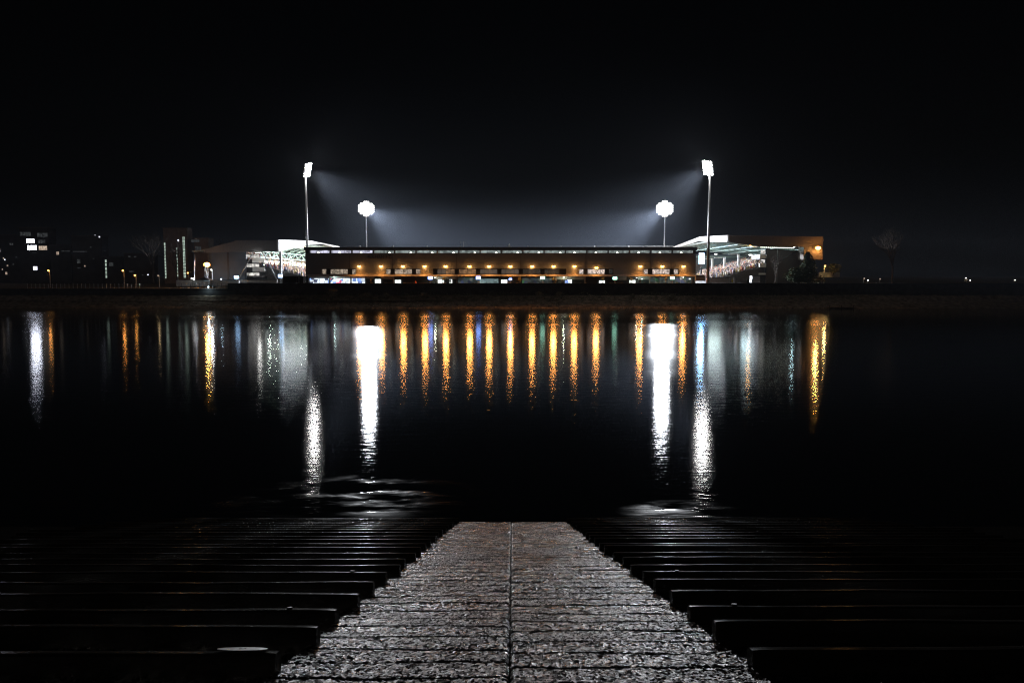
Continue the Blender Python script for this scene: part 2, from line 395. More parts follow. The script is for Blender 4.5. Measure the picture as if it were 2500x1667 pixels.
# exposed aggregate: every little stone has its own tone and its own gloss
mpv = N.new('ShaderNodeMapping'); mpv.inputs['Scale'].default_value = (46,24,30); L.new(tc.outputs['Object'], mpv.inputs[0])
vs_ = N.new('ShaderNodeTexVoronoi'); vs_.inputs['Scale'].default_value = 1.0; L.new(mpv.outputs[0], vs_.inputs['Vector'])
vc = N.new('ShaderNodeSeparateColor'); L.new(vs_.outputs['Color'], vc.inputs[0])
pw = N.new('ShaderNodeMath'); pw.operation = 'POWER'; L.new(vc.outputs[0], pw.inputs[0]); pw.inputs[1].default_value = 4.2
tone = N.new('ShaderNodeMapRange'); tone.inputs['To Min'].default_value = .25; tone.inputs['To Max'].default_value = 1.5; L.new(pw.outputs[0], tone.inputs['Value'])
hv = N.new('ShaderNodeVectorMath'); hv.operation = 'SCALE'; L.new(jc.outputs[2], hv.inputs[0]); L.new(tone.outputs[0], hv.inputs['Scale']); L.new(hv.outputs[0], p.inputs['Base Color'])
js = N.new('ShaderNodeMath'); js.operation = 'MULTIPLY'; L.new(jr.outputs[0], js.inputs[0]); L.new(pw.outputs[0], js.inputs[1]); L.new(js.outputs[0], p.inputs['Specular IOR Level'])
mr = N.new('ShaderNodeMapRange'); mr.inputs['From Min'].default_value = .35; mr.inputs['From Max'].default_value = .65
mr.inputs['To Min'].default_value = .20; mr.inputs['To Max'].default_value = .36
L.new(n3.outputs['Fac'], mr.inputs['Value']); L.new(mr.outputs[0], p.inputs['Roughness'])
M['wetconcrete'] = cm

PITCH_S = 1.062; S0 = 6.52                     # spacing of the beams along the slope
def s_to(s, x, h):                             # s metres down the slope from below the camera's foot point
    return (x, s*math.cos(ALPHA)+1.5*math.sin(ALPHA)*-1*-1*0 + yfoot, zfoot - s*math.sin(ALPHA) + h)
yfoot = -1.5*math.sin(ALPHA)*-1; yfoot = -(-1.5*math.sin(ALPHA)); yfoot = 0 - 1.5*math.sin(ALPHA)*1.0
zfoot = CAMZ - 1.5*math.cos(ALPHA)
def slope(s, x, h):
    """s along the slope, x across, h off the surface"""
    return (x, yfoot + s*math.cos(ALPHA) + h*math.sin(ALPHA), zfoot - s*math.sin(ALPHA) + h*math.cos(ALPHA))
sv = 4.2*np.exp(np.linspace(0, math.log(30.2/4.2), 1500)); xv = np.linspace(-1.86, 1.92, 330)
SX, SS = np.meshgrid(xv, sv)
H = (vnoise(SX*1.2,SS*1.6,11)-.5)*.022 + (vnoise(SX*5,SS*7,12)-.5)*.010 + (vnoise(SX*7,SS*13,13)-.5)*.004 + (.55+.7*vnoise(SX*1.3,SS*1.0,16))*(np.maximum(vnoise(SX*40,SS*26,14)-.4,0)*.014 + (vnoise(SX*75,SS*50,15)-.5)*.010)
groove = np.zeros_like(SX)
for half, sgn, sd in ((SX < -.02, -1, 21), (SX >= -.02, 1, 57)):
    wob = (vnoise(SX*1.1+7*sgn, np.floor((SS-S0)/(PITCH_S/2))*3.7, sd)-.5)*.09 + (vnoise(SX*5, np.floor(SS*2)*1.3, sd+1)-.5)*.04
    ph = ((SS - S0 + .12 + wob + (.0 if sgn < 0 else .21))/(PITCH_S/2)) % 1.0
    d = np.minimum(ph, 1-ph)*(PITCH_S/2)
    step = np.where(ph < .5, ph*2, 0)
    wdt = .006 + .010*vnoise(SX*.8, np.floor(SS*2)*5.1, sd+2)
    g = -.028*np.exp(-(d/wdt)**2) + .006*np.exp(-((ph*(PITCH_S/2)-.06)/.05)**2)
    H += np.where(half, g, 0)
H += -.035*np.exp(-((SX+.02+.012*(vnoise(SS*3,SS*0,31)-.5))/.022)**2)
P = slope(SS, SX, H)
tag(grid_mesh('slipway', P[0], P[1], P[2], cm), kind='structure', label='wet ribbed concrete path running down into the river', cat='slipway')
# rough bed that the beams lie on, either side
for sgn in (-1, 1):
    x2 = np.linspace(1.93, 12.6, 420) if sgn > 0 else np.linspace(-12.6, -1.87, 420)
    s2 = 4.2*np.exp(np.linspace(0, math.log(30.2/4.2), 620)); A, B = np.meshgrid(x2, s2)
    Hh = -.035 + (vnoise(A*3,B*5,41)-.5)*.05 + (vnoise(A*9,B*11,42)-.5)*.02 + np.maximum(vnoise(A*26,B*22,43)-.4,0)*.04
    P = slope(B, A, Hh)
    tag(grid_mesh('slipway_bed', P[0], P[1], P[2], cm), kind='structure', label='wet stony bed between the timber beams on the %s of the path' % ('right' if sgn > 0 else 'left'), cat='slipway')

# timber beams across both sides
tm = bpy.data.materials.new('wet_timber'); t, p = nodes(tm); N = t.nodes; L = t.links
tc = N.new('ShaderNodeTexCoord'); mp = N.new('ShaderNodeMapping'); mp.inputs['Scale'].default_value = (.5,9,9); L.new(tc.outputs['Object'], mp.inputs[0])
nz = N.new('ShaderNodeTexNoise'); nz.inputs['Scale'].default_value = 2.5; nz.inputs['Detail'].default_value = 5; L.new(mp.outputs[0], nz.inputs['Vector'])
rp = N.new('ShaderNodeValToRGB'); rp.color_ramp.elements[0].color = (.008,.007,.006,1); rp.color_ramp.elements[1].color = (.03,.026,.02,1); L.new(nz.outputs['Fac'], rp.inputs[0]); L.new(rp.outputs[0], p.inputs['Base Color'])
b = N.new('ShaderNodeBump'); b.inputs['Distance'].default_value = .02; L.new(nz.outputs['Fac'], b.inputs['Height']); L.new(b.outputs[0], p.inputs['Normal'])
p.inputs['Roughness'].default_value = .17; p.inputs['Specular IOR Level'].default_value = .11
# matt timber with a thin broken film of water on it
L.remove(p.outputs[0].links[0]); gl = N.new('ShaderNodeBsdfGlossy'); gl.inputs['Roughness'].default_value = .22
wp = N.new('ShaderNodeTexNoise'); wp.inputs['Scale'].default_value = .55; wp.inputs['Detail'].default_value = 3; L.new(tc.outputs['Object'], wp.inputs['Vector'])
wr = N.new('ShaderNodeMapRange'); wr.inputs['From Min'].default_value = .42; wr.inputs['From Max'].default_value = .72; wr.inputs['To Min'].default_value = .02; wr.inputs['To Max'].default_value = .30
L.new(wp.outputs['Fac'], wr.inputs['Value']); ms = N.new('ShaderNodeMixShader'); L.new(wr.outputs[0], ms.inputs[0]); L.new(p.outputs[0], ms.inputs[1]); L.new(gl.outputs[0], ms.inputs[2])
L.new(ms.outputs[0], N['Material Output'].inputs['Surface']); p.inputs['Specular IOR Level'].default_value = 0; p.inputs['Roughness'].default_value = .9
M['timber'] = tm
M['plate'] = mat('worn_steel_plate', (.30,.30,.31), .35, .6, var=.3, scale=6)
def beam(k, sgn):
    s = S0 + k*PITCH_S + random.uniform(-.04,.04) - (0.0 if sgn < 0 else -.22)
    xin = (-1.80 if sgn < 0 else 1.92 - .004*k) + random.uniform(-.04,.04)
    xout = sgn*(12.3 + random.uniform(-.6,.6)); w = .17+random.uniform(-.02,.02); h = .165+random.uniform(-.015,.02)
    o = bpy.data.objects.new('timber_beam', None)
    n = 40; rows = []
    ph = random.uniform(0, 50); sd = 100+k*2+(sgn > 0)
    prof = [(0,-.08),(0,h-.025),(.02,h-.004),(w*.5,h),(w-.03,h-.006),(w,h-.035),(w,-.08)]
    vs = []; fs = []
    for i in range(n+1):
        x = xin + (xout-xin)*(i/n)**1.3
        q = vnoise(np.array([x*1.7+ph]), np.array([0.]), sd)[0]-.5; r = vnoise(np.array([x*.5+ph]), np.array([3.]), sd)[0]-.5
        e = .004 if i == 0 else 0
        for (a, c) in prof: vs.append(slope(s + a + r*.05, x + (sgn*e if c > h-.03 else 0), c + (q*.008 + r*.010 if c > 0 else 0) - (e if c > h-.03 else 0)))
    m = len(prof)
    for i in range(n):
        for j in range(m-1): fs.append((i*m+j, (i+1)*m+j, (i+1)*m+j+1, i*m+j+1))
    fs += [tuple(range(m)), tuple(range((n+1)*m-1, n*m-1, -1))]
    mb = MB(); mb.add(vs, fs); c0 = Vector(slope(s, xin, 0))
    mb.v = [tuple(Vector(v)-c0) for v in mb.v]
    me = mb.mesh('timber_beam', tm, smooth=False)
    bo = link('timber_beam', me); bo.location = c0
    me.polygons.foreach_set('use_smooth', [len(f.vertices) == 4 for f in me.polygons])
    try: me.set_sharp_from_angle(angle=R(40))
    except Exception: pass
    place = 'nearest to the camera' if k == 0 else ('farthest down, at the water edge' if k == NB-1 else ORD[k] + ' from the camera')
    extra = ' with a pale bolted plate on top' if (k == 0 and sgn < 0) else ''
    tag(bo, 'dark wet timber beam %s of the slipway path, %s%s' % ('left' if sgn < 0 else 'right', place, extra), 'timber beam',
        'timber beams lying across the slipway')
    if k == 0 and sgn < 0:
        pm_ = MB(); cx_ = -2.12; n = 20; vs = []
        for r_ in (.045, 1.0):
            for i in range(n):
                a = 2*math.pi*i/n; rx, rs = (.20, .062) if r_ == 1.0 else (.03, .02)
                vs.append(slope(s+.078+math.sin(a)*rs, cx_+math.cos(a)*rx, h+.012))
        pm_.add(vs, [(i, (i+1)%n, n+(i+1)%n, n+i) for i in range(n)])
        pm_.build('plate', M['plate'], bo); 
        MB().cyl(slope(s+.078, cx_, h-.0), slope(s+.078, cx_, h+.010), .022, n=10).build('bolt', M['dark'], bo)
    elif k in (2, 5) and True:
        MB().cyl(slope(s+.085, xin+sgn*.5, h-.02), slope(s+.085, xin+sgn*.5, h+.014), .03, n=10).build('bolt', M['dark'], bo)
NB = 21
for k in range(NB):
    for sgn in (-1, 1): beam(k, sgn)

# ---------------------------------------------------------------- floodlight masts
def rackpart(P, ax, up, fw, w=4.3, h=4.2, nc=6, nr=5):
    """30 lamps in a frame; P centre, ax across, up, fw the way they shine"""
    fr = MB(); lamps = []
    for i in range(6):
        q = P + up*(h*(i/5-.5)*.92); k = w/2 if nr == 5 else w/2*(.62 if i in (0,5) else .9); fr.bar(q-ax*k-fw*.25, q+ax*k-fw*.25, .10)
    for i in ((-1, -.33, .33, 1) if nr == 5 else (-.55,-.2,.2,.55)):
        q = P + ax*i*w/2; fr.bar(q-up*h/2-fw*.36, q+up*h/2-fw*.36, .12)
    for r in range(nr):
        for c in range(nc):
            if nr > 5 and ((c+.5)/nc-.5)**2+((r+.5)/nr-.5)**2 > .235: continue     # inner clusters built large and round to stand in for their glare
            lamps.append(P + ax*w*((c+.5)/nc-.5) + up*h*((r+.5)/nr-.5))
    return fr, lamps
def mast(base, top, target, label, power, head_z, cone=80, blend=1.0, down=36, glass='floodglass', big=False):
    root = empty('floodlight_mast', base, label, 'floodlight', 'stadium floodlight masts')
    MB().cyl(base, Vector((base[0],base[1],top)), .42, .24, 14).build('pole', M['steel'], root, smooth=True)
    P = Vector((base[0], base[1], head_z)); d = Vector(target)-P; az = Vector((d.x,d.y,0)).normalized()
    ax = Vector((-az.y, az.x, 0)); tilt = R(9)
    fw = az*math.cos(tilt) - Vector((0,0,1))*math.sin(tilt); up = ax.cross(fw)*-1
    if up.z < 0: up = -up
    P = P + az*.75
    fr, ls = rackpart(P, ax, up, fw, *((6.8,6.4,9,8) if big else ())); rk = fr.build('lamp_rack', M['dark'], root)
    key = None
    for q in ls:
        mb = MB(); mb.cyl(q-fw*.22, q+fw*.10, .20, .41 if big else .33, 8); mb.build('lamp', M[glass], root)
    o = lamp('SPOT', 'flood_beam', P+fw*1.9, power, (.90,.94,1.0), 1.4, root, spot_size=R(cone), spot_blend=blend)
    bd = az*math.cos(R(down)) - Vector((0,0,1))*math.sin(R(down))
    o.rotation_euler = bd.to_track_quat('-Z','Y').to_euler()
    if big:
        o2 = lamp('SPOT','flood_cross_beam',P+fw*1.9,5600000,(.84,.90,1.0),1.4,root,spot_size=R(58),spot_blend=.8)
        o2.rotation_euler = (Vector((-base[0]*.05,290,-6))-P).to_track_quat('-Z','Y').to_euler()
    return root
CEN = (0, 285, 6)
mast(Vector((-61.6,241,6.1)), 40.6, CEN, 'tall floodlight mast behind the left end of the grandstand, lamps turned away', FLOOD_W*.5, WZ(415,241), glass='floodbright')
mast(Vector((W(1728,680,226).x,226,6.1)), 39.4, CEN, 'tall floodlight mast standing right of the grandstand, lamps turned away', FLOOD_W*.5, WZ(410,226), glass='floodbright')
mast(Vector((WX(896,345),345,6.1)), 40, (0,150,6), 'dazzling floodlight mast rising beyond the left half of the grandstand roof', FLOOD_W*.55, WZ(510,345), 84, .8, 22, big=True)
mast(Vector((WX(1621,330),330,6.1)), 40, (0,140,6), 'dazzling floodlight mast rising beyond the right half of the grandstand roof', FLOOD_W*.55, WZ(510,330), 84, .8, 22, big=True)

# ---------------------------------------------------------------- the riverside grandstand
FY = 228.0
gs = empty('grandstand', (WX(1222,FY), FY, 6.1), 'long low brown grandstand facing the river with a row of orange lamps', 'grandstand')
zx = lambda px: WX(px, FY)
zz = lambda py: WZ(py, FY)
XL, XR = zx(747), zx(1697)
Z_top, Z_f, Z_c, Z_w, Z_l, Z_g, GR = zz(603.5), zz(611.5), zz(618.3), zz(656), zz(670), zz(675), 6.1
bays = [755.7 + 52.05*i for i in range(19)]
recess = [(785.5,869),(941.5,1026),(1057,1382.5),(1414,1498),(1571,1657)]
w = MB()
w.box(XL, XR, FY, FY+.35, Z_c, Z_c+.01+ (Z_w-Z_c)*0 - 0.0 if False else Z_c) if False else None
w.box(XL, XR, FY, FY+.4, Z_w, Z_c)
e = [747]
for a, b_ in recess: e += [a, b_]
e.append(1697)
for i in range(0, len(e), 2): w.box(zx(e[i])+(.0 if i else 0), zx(e[i+1]), FY-.003 if False else FY, FY+.4, Z_l, Z_w-.002)
for x in bays: w.box(zx(x)-.22, zx(x)+.0+.22, FY+.02, FY+.38, Z_c+.002, Z_f)
w.build('wall', M['clad'], gs)
MB().box(XL+.1, XR-.1, FY+2.6, FY+13, GR-.3, Z_top-.25).build('core', M['black'], gs)
MB().box(XL-.35, XR+.35, FY-.35, FY+14, Z_f, Z_top).build('roof', M['fascia'], gs)
MB().box(XL-.1, XL+.0, FY+.0, FY+12.9, GR-.2, Z_f-.01).build('end_wall', M['black'], gs)
MB().box(XR, XR+.12, FY+.0, FY+12.9, GR-.2, Z_f-.01).build('end_wall', M['clad'], gs)
for i in range(18):
    x0, x1 = zx(bays[i])+.24, zx(bays[i+1])-.24
    f = MB()
    for q in (1/3, 2/3): f.box(x0+(x1-x0)*q-.03, x0+(x1-x0)*q+.03, FY+.22, FY+.30, Z_c, Z_f)
    f.box(x0, x1, FY+.2, FY+.32, Z_c+.003, Z_c+.06)
    if i % 2: f.bar((x0+(x1-x0)*.7, FY+.27, Z_c+.05), (x0+(x1-x0)*.98, FY+.27, Z_f-.05), .05)
    wn_ = f.build('clerestory_window', M['dark'], gs)
    MB().box(x0, x1, FY+.33, FY+.37, Z_c+.004, Z_f-.002).build('pane', M['clere_bright'] if i in (0,1,2) else M['clere'], wn_)
    q = x0+(x1-x0)*(.78 if 2 < i < 12 else .42)
    MB().blob((q, FY+.30, Z_c+.18), .32, .04, .16).build('light_fitting', M['rowglass'], wn_)
MB().box(XL, XR, FY-.55, FY+2.5, Z_g+.02, Z_l-.004).build('ledge', M['stone'], gs)
# upper windows in their dark recesses
for a, b_ in recess:
    MB().box(zx(a), zx(b_), FY+1.0, FY+1.1, Z_l, Z_w-.01).build('window_recess', M['black'], gs)
def window(a, b_, key, n, y0=657.5, y1=668.8):
    x0, x1 = zx(a), zx(b_); z0, z1 = zz(y1), zz(y0); f = MB(); t_ = .07
    f.box(x0, x1, FY+.70, FY+.80, z0-t_, z0); f.box(x0, x1, FY+.70, FY+.80, z1, z1+t_)
    for k in range(n+1):
        x = x0 + (x1-x0)*k/n; f.box(x-t_/2, x+t_/2, FY+.69, FY+.79, z0, z1)
    o = f.build('window', M['dark'], gs)
    MB().box(x0, x1, FY+.82, FY+.86, z0, z1).build('pane', M[key], o)
    return o
for a, b_, k, n in [(785.8,795.4,'pane_warm',1),(806,848,'pane_warm',4),(858.5,868.5,'pane_warm',1),
                    (942.2,952.7,'pane_warm',1),(963,1005,'pane_warm',4),(1015,1025.6,'pane_warm',1),
                    (1067.5,1088,'pane_blind',2),(1088.4,1109.6,'pane_curtain',2),(1120,1162,'pane_curtain',4),
                    (1172,1214,'pane_blind',4),(1224,1266.5,'pane_blind',4),(1277,1319.5,'pane_dim',4),(1329.5,1366,'pane_dim',4),
                    (1414.5,1424.8,'pane_bright',1),(1435,1477,'pane_bright',4),(1487.5,1497,'pane_dim',1),
                    (1572.4,1582.5,'pane_bright',1),(1593.6,1635.6,'pane_bright',5),(1646,1656.3,'pane_bright',1)]: window(a, b_, k, n)
# ground floor behind the columns
gy = FY+1.6
MB().box(XL+.12, XR-.01, gy+.5, gy+.6, GR, Z_g).build('rear_wall', M['black'], gs)
def front(name, a, b_, y0, y1, key, n=1, y=gy, fr='dark'):
    x0, x1 = zx(a), zx(b_); z0, z1 = zz(y1), zz(y0); f = MB(); t_ = .06
    f.box(x0-t_, x1+t_, y+.12, y+.2, z1, z1+.1)
    for k in range(n+1):
        x = x0+(x1-x0)*k/n; f.box(x-t_/2, x+t_/2, y+.1, y+.18, z0, z1)
    o = f.build(name, M[fr], gs)
    MB().box(x0, x1, y+.22, y+.27, z0, z1).build('glazing', M[key], o)
    return o
zb = 694
for a, b_ in ((752,800),(803.2,853),(855.3,888.5)):
    front('shopfront', a, b_, 679.5, zb, 'shop', 4)
    MB().box(zx(a), zx(b_), gy+.02, gy+.1, zz(679), Z_g).build('lintel', M['white'], gs)
front('doorway', 912.4, 927.6, 681.5, zb, 'door', 2); front('doorway', 961.6, 977, 683.5, zb, 'door', 2)
front('doorway', 1067.4, 1078, 682.5, zb, 'door', 1); front('doorway', 1079, 1083, 683.5, zb, 'door', 1); front('doorway', 1095.6, 1103, 682, zb, 'door', 1)
front('shopfront', 1117, 1168, 678, zb, 'tealdim', 4); front('shopfront', 1170, 1216.7, 680.5, zb, 'teal', 4)
front('kiosk_front', 1223, 1238.5, 683, zb, 'door', 3)
front('shopfront', 1274.5, 1349, 679, zb, 'tealdim', 6); front('doorway', 1380, 1391, 682.5, zb, 'shop', 2); front('doorway', 1391.5, 1397.5, 682.5, zb, 'door', 1)
front('kiosk_front', 1464, 1478.5, 685, zb, 'door', 2); front('kiosk_front', 1538.6, 1554, 684, zb, 'door', 4)
front('shopfront', 1590, 1690, 677, zb, 'tealdim', 8, fr='steel'); front('doorway', 1684, 1689, 679.5, 682.5, 'door', 1, y=gy-.4)
for a, b_, y1 in ((889.5,911,681),(928.5,958,682),(1057,1114,681.5),(1351,1427,682.5),(1500,1532,684),(1561,1587,683)):
    MB().box(zx(a), zx(b_), gy+.28, gy+.36, zz(y1), Z_g).build('render_panel', M['concrete'], gs)
MB().box(zx(1240), zx(1272), gy+.28, gy+.36, zz(zb), Z_g).build('render_panel', M['clad'], gs)
for px in (749.5,801.6,854.2,959,1115,1429,1588,1692):
    MB().box(zx(px)-.16, zx(px)+.16, gy-.55, gy-.2, GR-.1, Z_g+.0).build('column', M['concrete'], gs)
for px in (855,958.5,1115,1271.5,1430,1588):
    MB().box(zx(px)-.07, zx(px)+.07, FY-.06, FY-.003, Z_w+.05, Z_c-.05).build('downpipe', M['fascia'], gs)
# faded lettering on the cladding
MB().box(zx(900), zx(957), FY-.04, FY-.004, zz(633.3), zz(622)).build('name_board', mat('weathered_board', (.19,.165,.145), .6), gs)
cu = bpy.data.curves.new('lettering', 'FONT'); cu.body = 'FULHAM F.C.'; cu.size = 1.25; cu.extrude = .01; cu.align_x = 'CENTER'; cu.align_y = 'CENTER'
to = bpy.data.objects.new('tmp', cu); col.objects.link(to); dg = bpy.context.evaluated_depsgraph_get(); dg.update()
tme = bpy.data.meshes.new_from_object(to.evaluated_get(dg)); bpy.data.objects.remove(to)
tme.transform(Matrix.Translation((zx(928.5), FY-.06, zz(627.7))) @ Matrix.Rotation(math.pi/2, 4, 'X')); tme.materials.clear(); tme.materials.append(M['black'])
link('lettering', tme, gs)
# small uprights along the roof edge
for i in range(9):
    px = (874,956.5,1039.8,1122.7,1205,1290,1372,1455,1539)[i]
    MB().box(zx(px)-.16, zx(px)+.16, FY+3.0, FY+3.3, Z_top, Z_top+.55).build('roof_bracket', M['white'], gs)
MB().bar((zx(830), FY+5, Z_top+.42), (zx(1690), FY+5, Z_top+.42), .07).build('roof_rail', M['white'], gs)

# wall lamps
LX = [878.4,931.5,984.5,1037.6,1088.5,1146.6,1194.2,1246,1299,1351,1402,1455.3,1562,1615.6,1667]
SOD = (1.0,.37,.075)
for i, px in enumerate(LX):
    x = zx(px); z = zz(650.5 if i != 11 else 654)
    root = empty('wall_lamp', (x, FY, z), 'orange sodium wall lamp on the brown grandstand, %s' %
        ('leftmost of the row' if i == 0 else 'rightmost of the row' if i == len(LX)-1 else ORD[i]+' from the left'), 'wall lamp', 'orange lamps along the grandstand')
    MB().bar((x, FY-.005, z+.28), (x, FY-.75, z+.28), .07).box(x-.14, x+.14, FY-.03, FY-.004, z+.1, z+.45).build('bracket', M['dark'], root)
    MB().prism([(x-.28,FY-.98,z+.16),(x+.28,FY-.98,z+.16),(x+.16,FY-.98,z+.34),(x-.16,FY-.98,z+.34)], (0,.5,0)).build('hood', M['dark'], root)
    MB().blob((x, FY-.76, z), .52, .26, .28, 0, 8, 4).build('lamp_glass', M['lampglass'], root, smooth=True)
    lamp('POINT', 'lamp_spill', (x, FY-.5, z-.35), 75, (1,.52,.18), .2, root)
    o = lamp('SPOT', 'lamp_beam', (x, FY-.92, z-.3), 1800 if i != 11 else 1500, SOD, .75, root, spot_size=R(164), spot_blend=.25)
    o.rotation_euler = Vector((0,-.70,-.72)).to_track_quat('-Z','Y').to_euler()

# white lights under the ledge
for px, py, c, e_ in ((1061.4,676.5,(.95,1,.8),110),(1377,675.6,(.9,1,.72),130),(1555,677,(1,.95,.8),60),(1568,679.5,(.55,1,.85),80),(814.5,674.3,(.7,1,.95),40),(1669,676,(1,.9,.8),40)):
    x, z = zx(px), zz(py)-.15
    root = empty('ledge_light', (x, gy-1.2, z), '%s light under the grandstand ledge, %s' % ('green white' if c[0]<.8 else 'small white',
        {1061.4:'beside the left blue sign',1377:'above the pale wall near the middle',1555:'left of the right-hand windows',1568:'just right of the warm one',814.5:'over the bright left shop',1669:'at the right end'}[px]), 'light', 'white lights under the ledge')
    MB().box(x-.2, x+.2, gy-1.3, gy-1.0, z+.1, z+.2).build('housing', M['dark'], root)
    MB().blob((x, gy-1.15, z), .2, .15, .1).build('lamp_glass', M['lampwhite'], root)
    lamp('POINT', 'light', (x, gy-1.15, z-.3), e_, c, .12, root)

# gate signs on posts
def sign(px, py, w_, h_, key, Y, label, post=True):
    c = W(px, py, Y); root = empty('gate_sign', (c.x, Y, 6.1), label, 'sign', 'lit signs along the terrace')
    MB().box(c.x-w_/2-.08, c.x+w_/2+.08, Y, Y+.16, c.z-h_/2-.08, c.z+h_/2+.08).build('frame', M['sign_frame'], root)
    MB().box(c.x-w_/2, c.x+w_/2, Y-.03, Y-.002, c.z-h_/2, c.z+h_/2).build('panel', M[key], root)
    if post:
        for s_ in (-.12, .12) : MB().cyl((c.x+s_, Y+.08, 5.0 if c.x < -80 else 6.0), (c.x+s_, Y+.08, c.z-h_/2-.08), .05, n=8).build('post', M['steel'], root)
    return root
SY = 225.5
sign(577,677,1.25,.75,'w_blue',SY+9,'white blue lit sign against the dark blue end wall of the left stand')
sign(684.3,673.8,1.15,.8,'w_blue',SY,'white blue lit sign in front of the crowd at the left stand')
sign(1050.4,678.7,1.2,.75,'w_deep',SY,'deep blue lit sign on the terrace, left one of two')
sign(1167.8,678.3,1.25,.78,'w_deep',SY,'deep blue lit sign on the terrace, right one of two')
sign(1324.8,678.3,1.25,.72,'w_green',SY,'green white lit sign, leftmost of three along the terrace')
sign(1501.2,679.4,1.2,.7,'w_green',SY,'green white lit sign, middle one of three along the terrace')
sign(1641.4,678.8,1.2,.72,'w_green',SY,'green white lit sign, rightmost of three along the terrace')
sign(1246,681.7,.8,.5,'w_deep',SY+2,'small blue lit box sign beside the red kiosk')

# roof aerial and roof plant
c = W(1132,602,FY+6)
root = empty('aerial', (c.x, FY+6, Z_top), 'white television aerial standing on the grandstand roof', 'aerial')
MB().cyl((c.x,FY+6,Z_top-.05),(c.x,FY+6,Z_top+1.75),.05,n=8).build('mast', M['white'], root)
a = MB(); a.bar((c.x-.9,FY+6,Z_top+1.6),(c.x+.7,FY+6,Z_top+1.6),.06).bar((c.x,FY+6,Z_top+1.0),(c.x+1.25,FY+6,Z_top+1.0),.06)
for k in range(5): a.bar((c.x-.6+.3*k,FY+5.6,Z_top+1.6),(c.x-.6+.3*k,FY+6.4,Z_top+1.6),.035)
a.bar((c.x-.85,FY+6,Z_top+1.25),(c.x-.85,FY+6,Z_top+2.0),.12); a.build('antenna', M['white'], root)
c = W(1243.5,602,FY+7)
root = empty('roof_plant', (c.x, FY+7, Z_top), 'small white stepped equipment housing on the grandstand roof', 'roof equipment')
MB().box(c.x-.75,c.x+.75,FY+6.5,FY+7.5,Z_top-.05,Z_top+.32).build('base', M['white'], root)
MB().box(c.x-.28,c.x+.28,FY+6.7,FY+7.3,Z_top+.32,Z_top+.95).cyl((c.x,FY+7,Z_top+.95),(c.x,FY+7,Z_top+1.2),.12,n=8).build('cowl', M['white'], root)

# ---------------------------------------------------------------- crowds
def crowd(name, X0, X1, z0, z1, Y0, Y1, sgn, label):
    mb = MB(); cols = [(.72,.52,.43),(.13,.13,.16),(.05,.05,.06),(.80,.76,.72),(.55,.14,.09),(.14,.19,.42),(.60,.50,.20),(.40,.36,.35),(.74,.58,.50)]
    ms = [mat('crowd_cloth', c_, .8, var=.15) for c_ in cols]
    nr = int(abs(X1-X0)/.85)
    for r in range(nr):
        x = X0 + (X1-X0)*(r+.5)/nr; z = z0 + (z1-z0)*(r+.5)/nr
        y = Y0 + random.uniform(0,.5)
        while y < Y1:
            if random.random() < .93:
                h = random.uniform(.75,1.0)*(1.55 if random.random() < .3 else 1); xx = x+random.uniform(-.15,.15); k = random.randrange(len(cols))
                w_ = .24
                mb.cyl((xx,y,z),(xx,y,z+h),.25,.19,6,k)
                q = (xx,y,z+h+.16)
                mb.add([(q[0]-.12,q[1],q[2]),(q[0]+.12,q[1],q[2]),(q[0],q[1]-.12,q[2]),(q[0],q[1]+.12,q[2]),(q[0],q[1],q[2]+.15),(q[0],q[1],q[2]-.15)],
                       [(0,2,4),(2,1,4),(1,3,4),(3,0,4),(2,0,5),(1,2,5),(3,1,5),(0,3,5)], 0 if random.random()<.75 else 8)
            y += random.uniform(.52,.68)
    tag(mb.build(name, ms), label, 'crowd', kind='stuff')

# ---------------------------------------------------------------- left stand
ls = empty('end_stand', (-76, 240, 6.1), 'covered end stand left of the grandstand with white roof edge and packed seats', 'grandstand')
RX = -69.3; RY0 = 238.0
zt = lambda py, Y: WZ(py, Y)
def FYat(px, X): return X*F/(px-CX)
prof = [(RY0, zt(585.3,RY0)), (FYat(764,RX), zt(588,FYat(764,RX))), (FYat(832,RX), zt(602.0,FYat(832,RX)))]
low = [(FYat(832,RX), prof[2][1]-.9), (FYat(790,RX), zt(590,FYat(790,RX))+.1-1.0), (FYat(764,RX), zt(596,FYat(764,RX))), (RY0, zt(614.5,RY0))]
MB().prism([(RX,y,z) for y,z in prof]+[(RX,y,z) for y,z in low], (-.5,0,0)).build('roof_fascia', M['white'], ls)
XG = WX(575, RY0)
ztop, zbot = zt(586.5,RY0), zt(614.3,RY0)
MB().box(XG, RX-.52, RY0, RY0+.4, zbot, ztop).build('gable', M['gable'], ls)
MB().prism([(XG-.02,RY0+.05,ztop-.3),(XG-.02,RY0+.05,zbot),(WX(500,RY0),RY0+.05,zt(618,RY0)),(WX(500,RY0),RY0+.05,zt(609,RY0))],(0,.4,0)).build('gable_wing', M['gable'], ls)
ye = prof[2][0]
MB().add([(XG-13,RY0+.5,zbot+.2),(RX-.6,RY0+.5,ztop-.2),(RX-.6,ye,prof[2][1]-.2),(XG-13,ye,zbot+1.2),
          (XG-13,RY0+.5,zbot-.1),(RX-.6,RY0+.5,ztop-.7),(RX-.6,ye,prof[2][1]-.6),(XG-13,ye,zbot+.9)],
         [(0,1,2,3),(7,6,5,4),(0,4,5,1),(1,5,6,2),(2,6,7,3),(3,7,4,0)]).build('roof', M['soffit'], ls)
tr = MB()
TX = -76.5
for za, zb_, xo in ((14.3,16.2,0),):
    tr.bar((TX,243,za),(TX,322,za),.28); tr.bar((TX,243,zb_),(TX,322,zb_),.28)
    for k in range(20):
        y = 243+k*4; m_ = za if k%2 else zb_; n_ = zb_ if k%2 else za
        tr.bar((TX,y,m_),(TX,y+4,n_),.16)
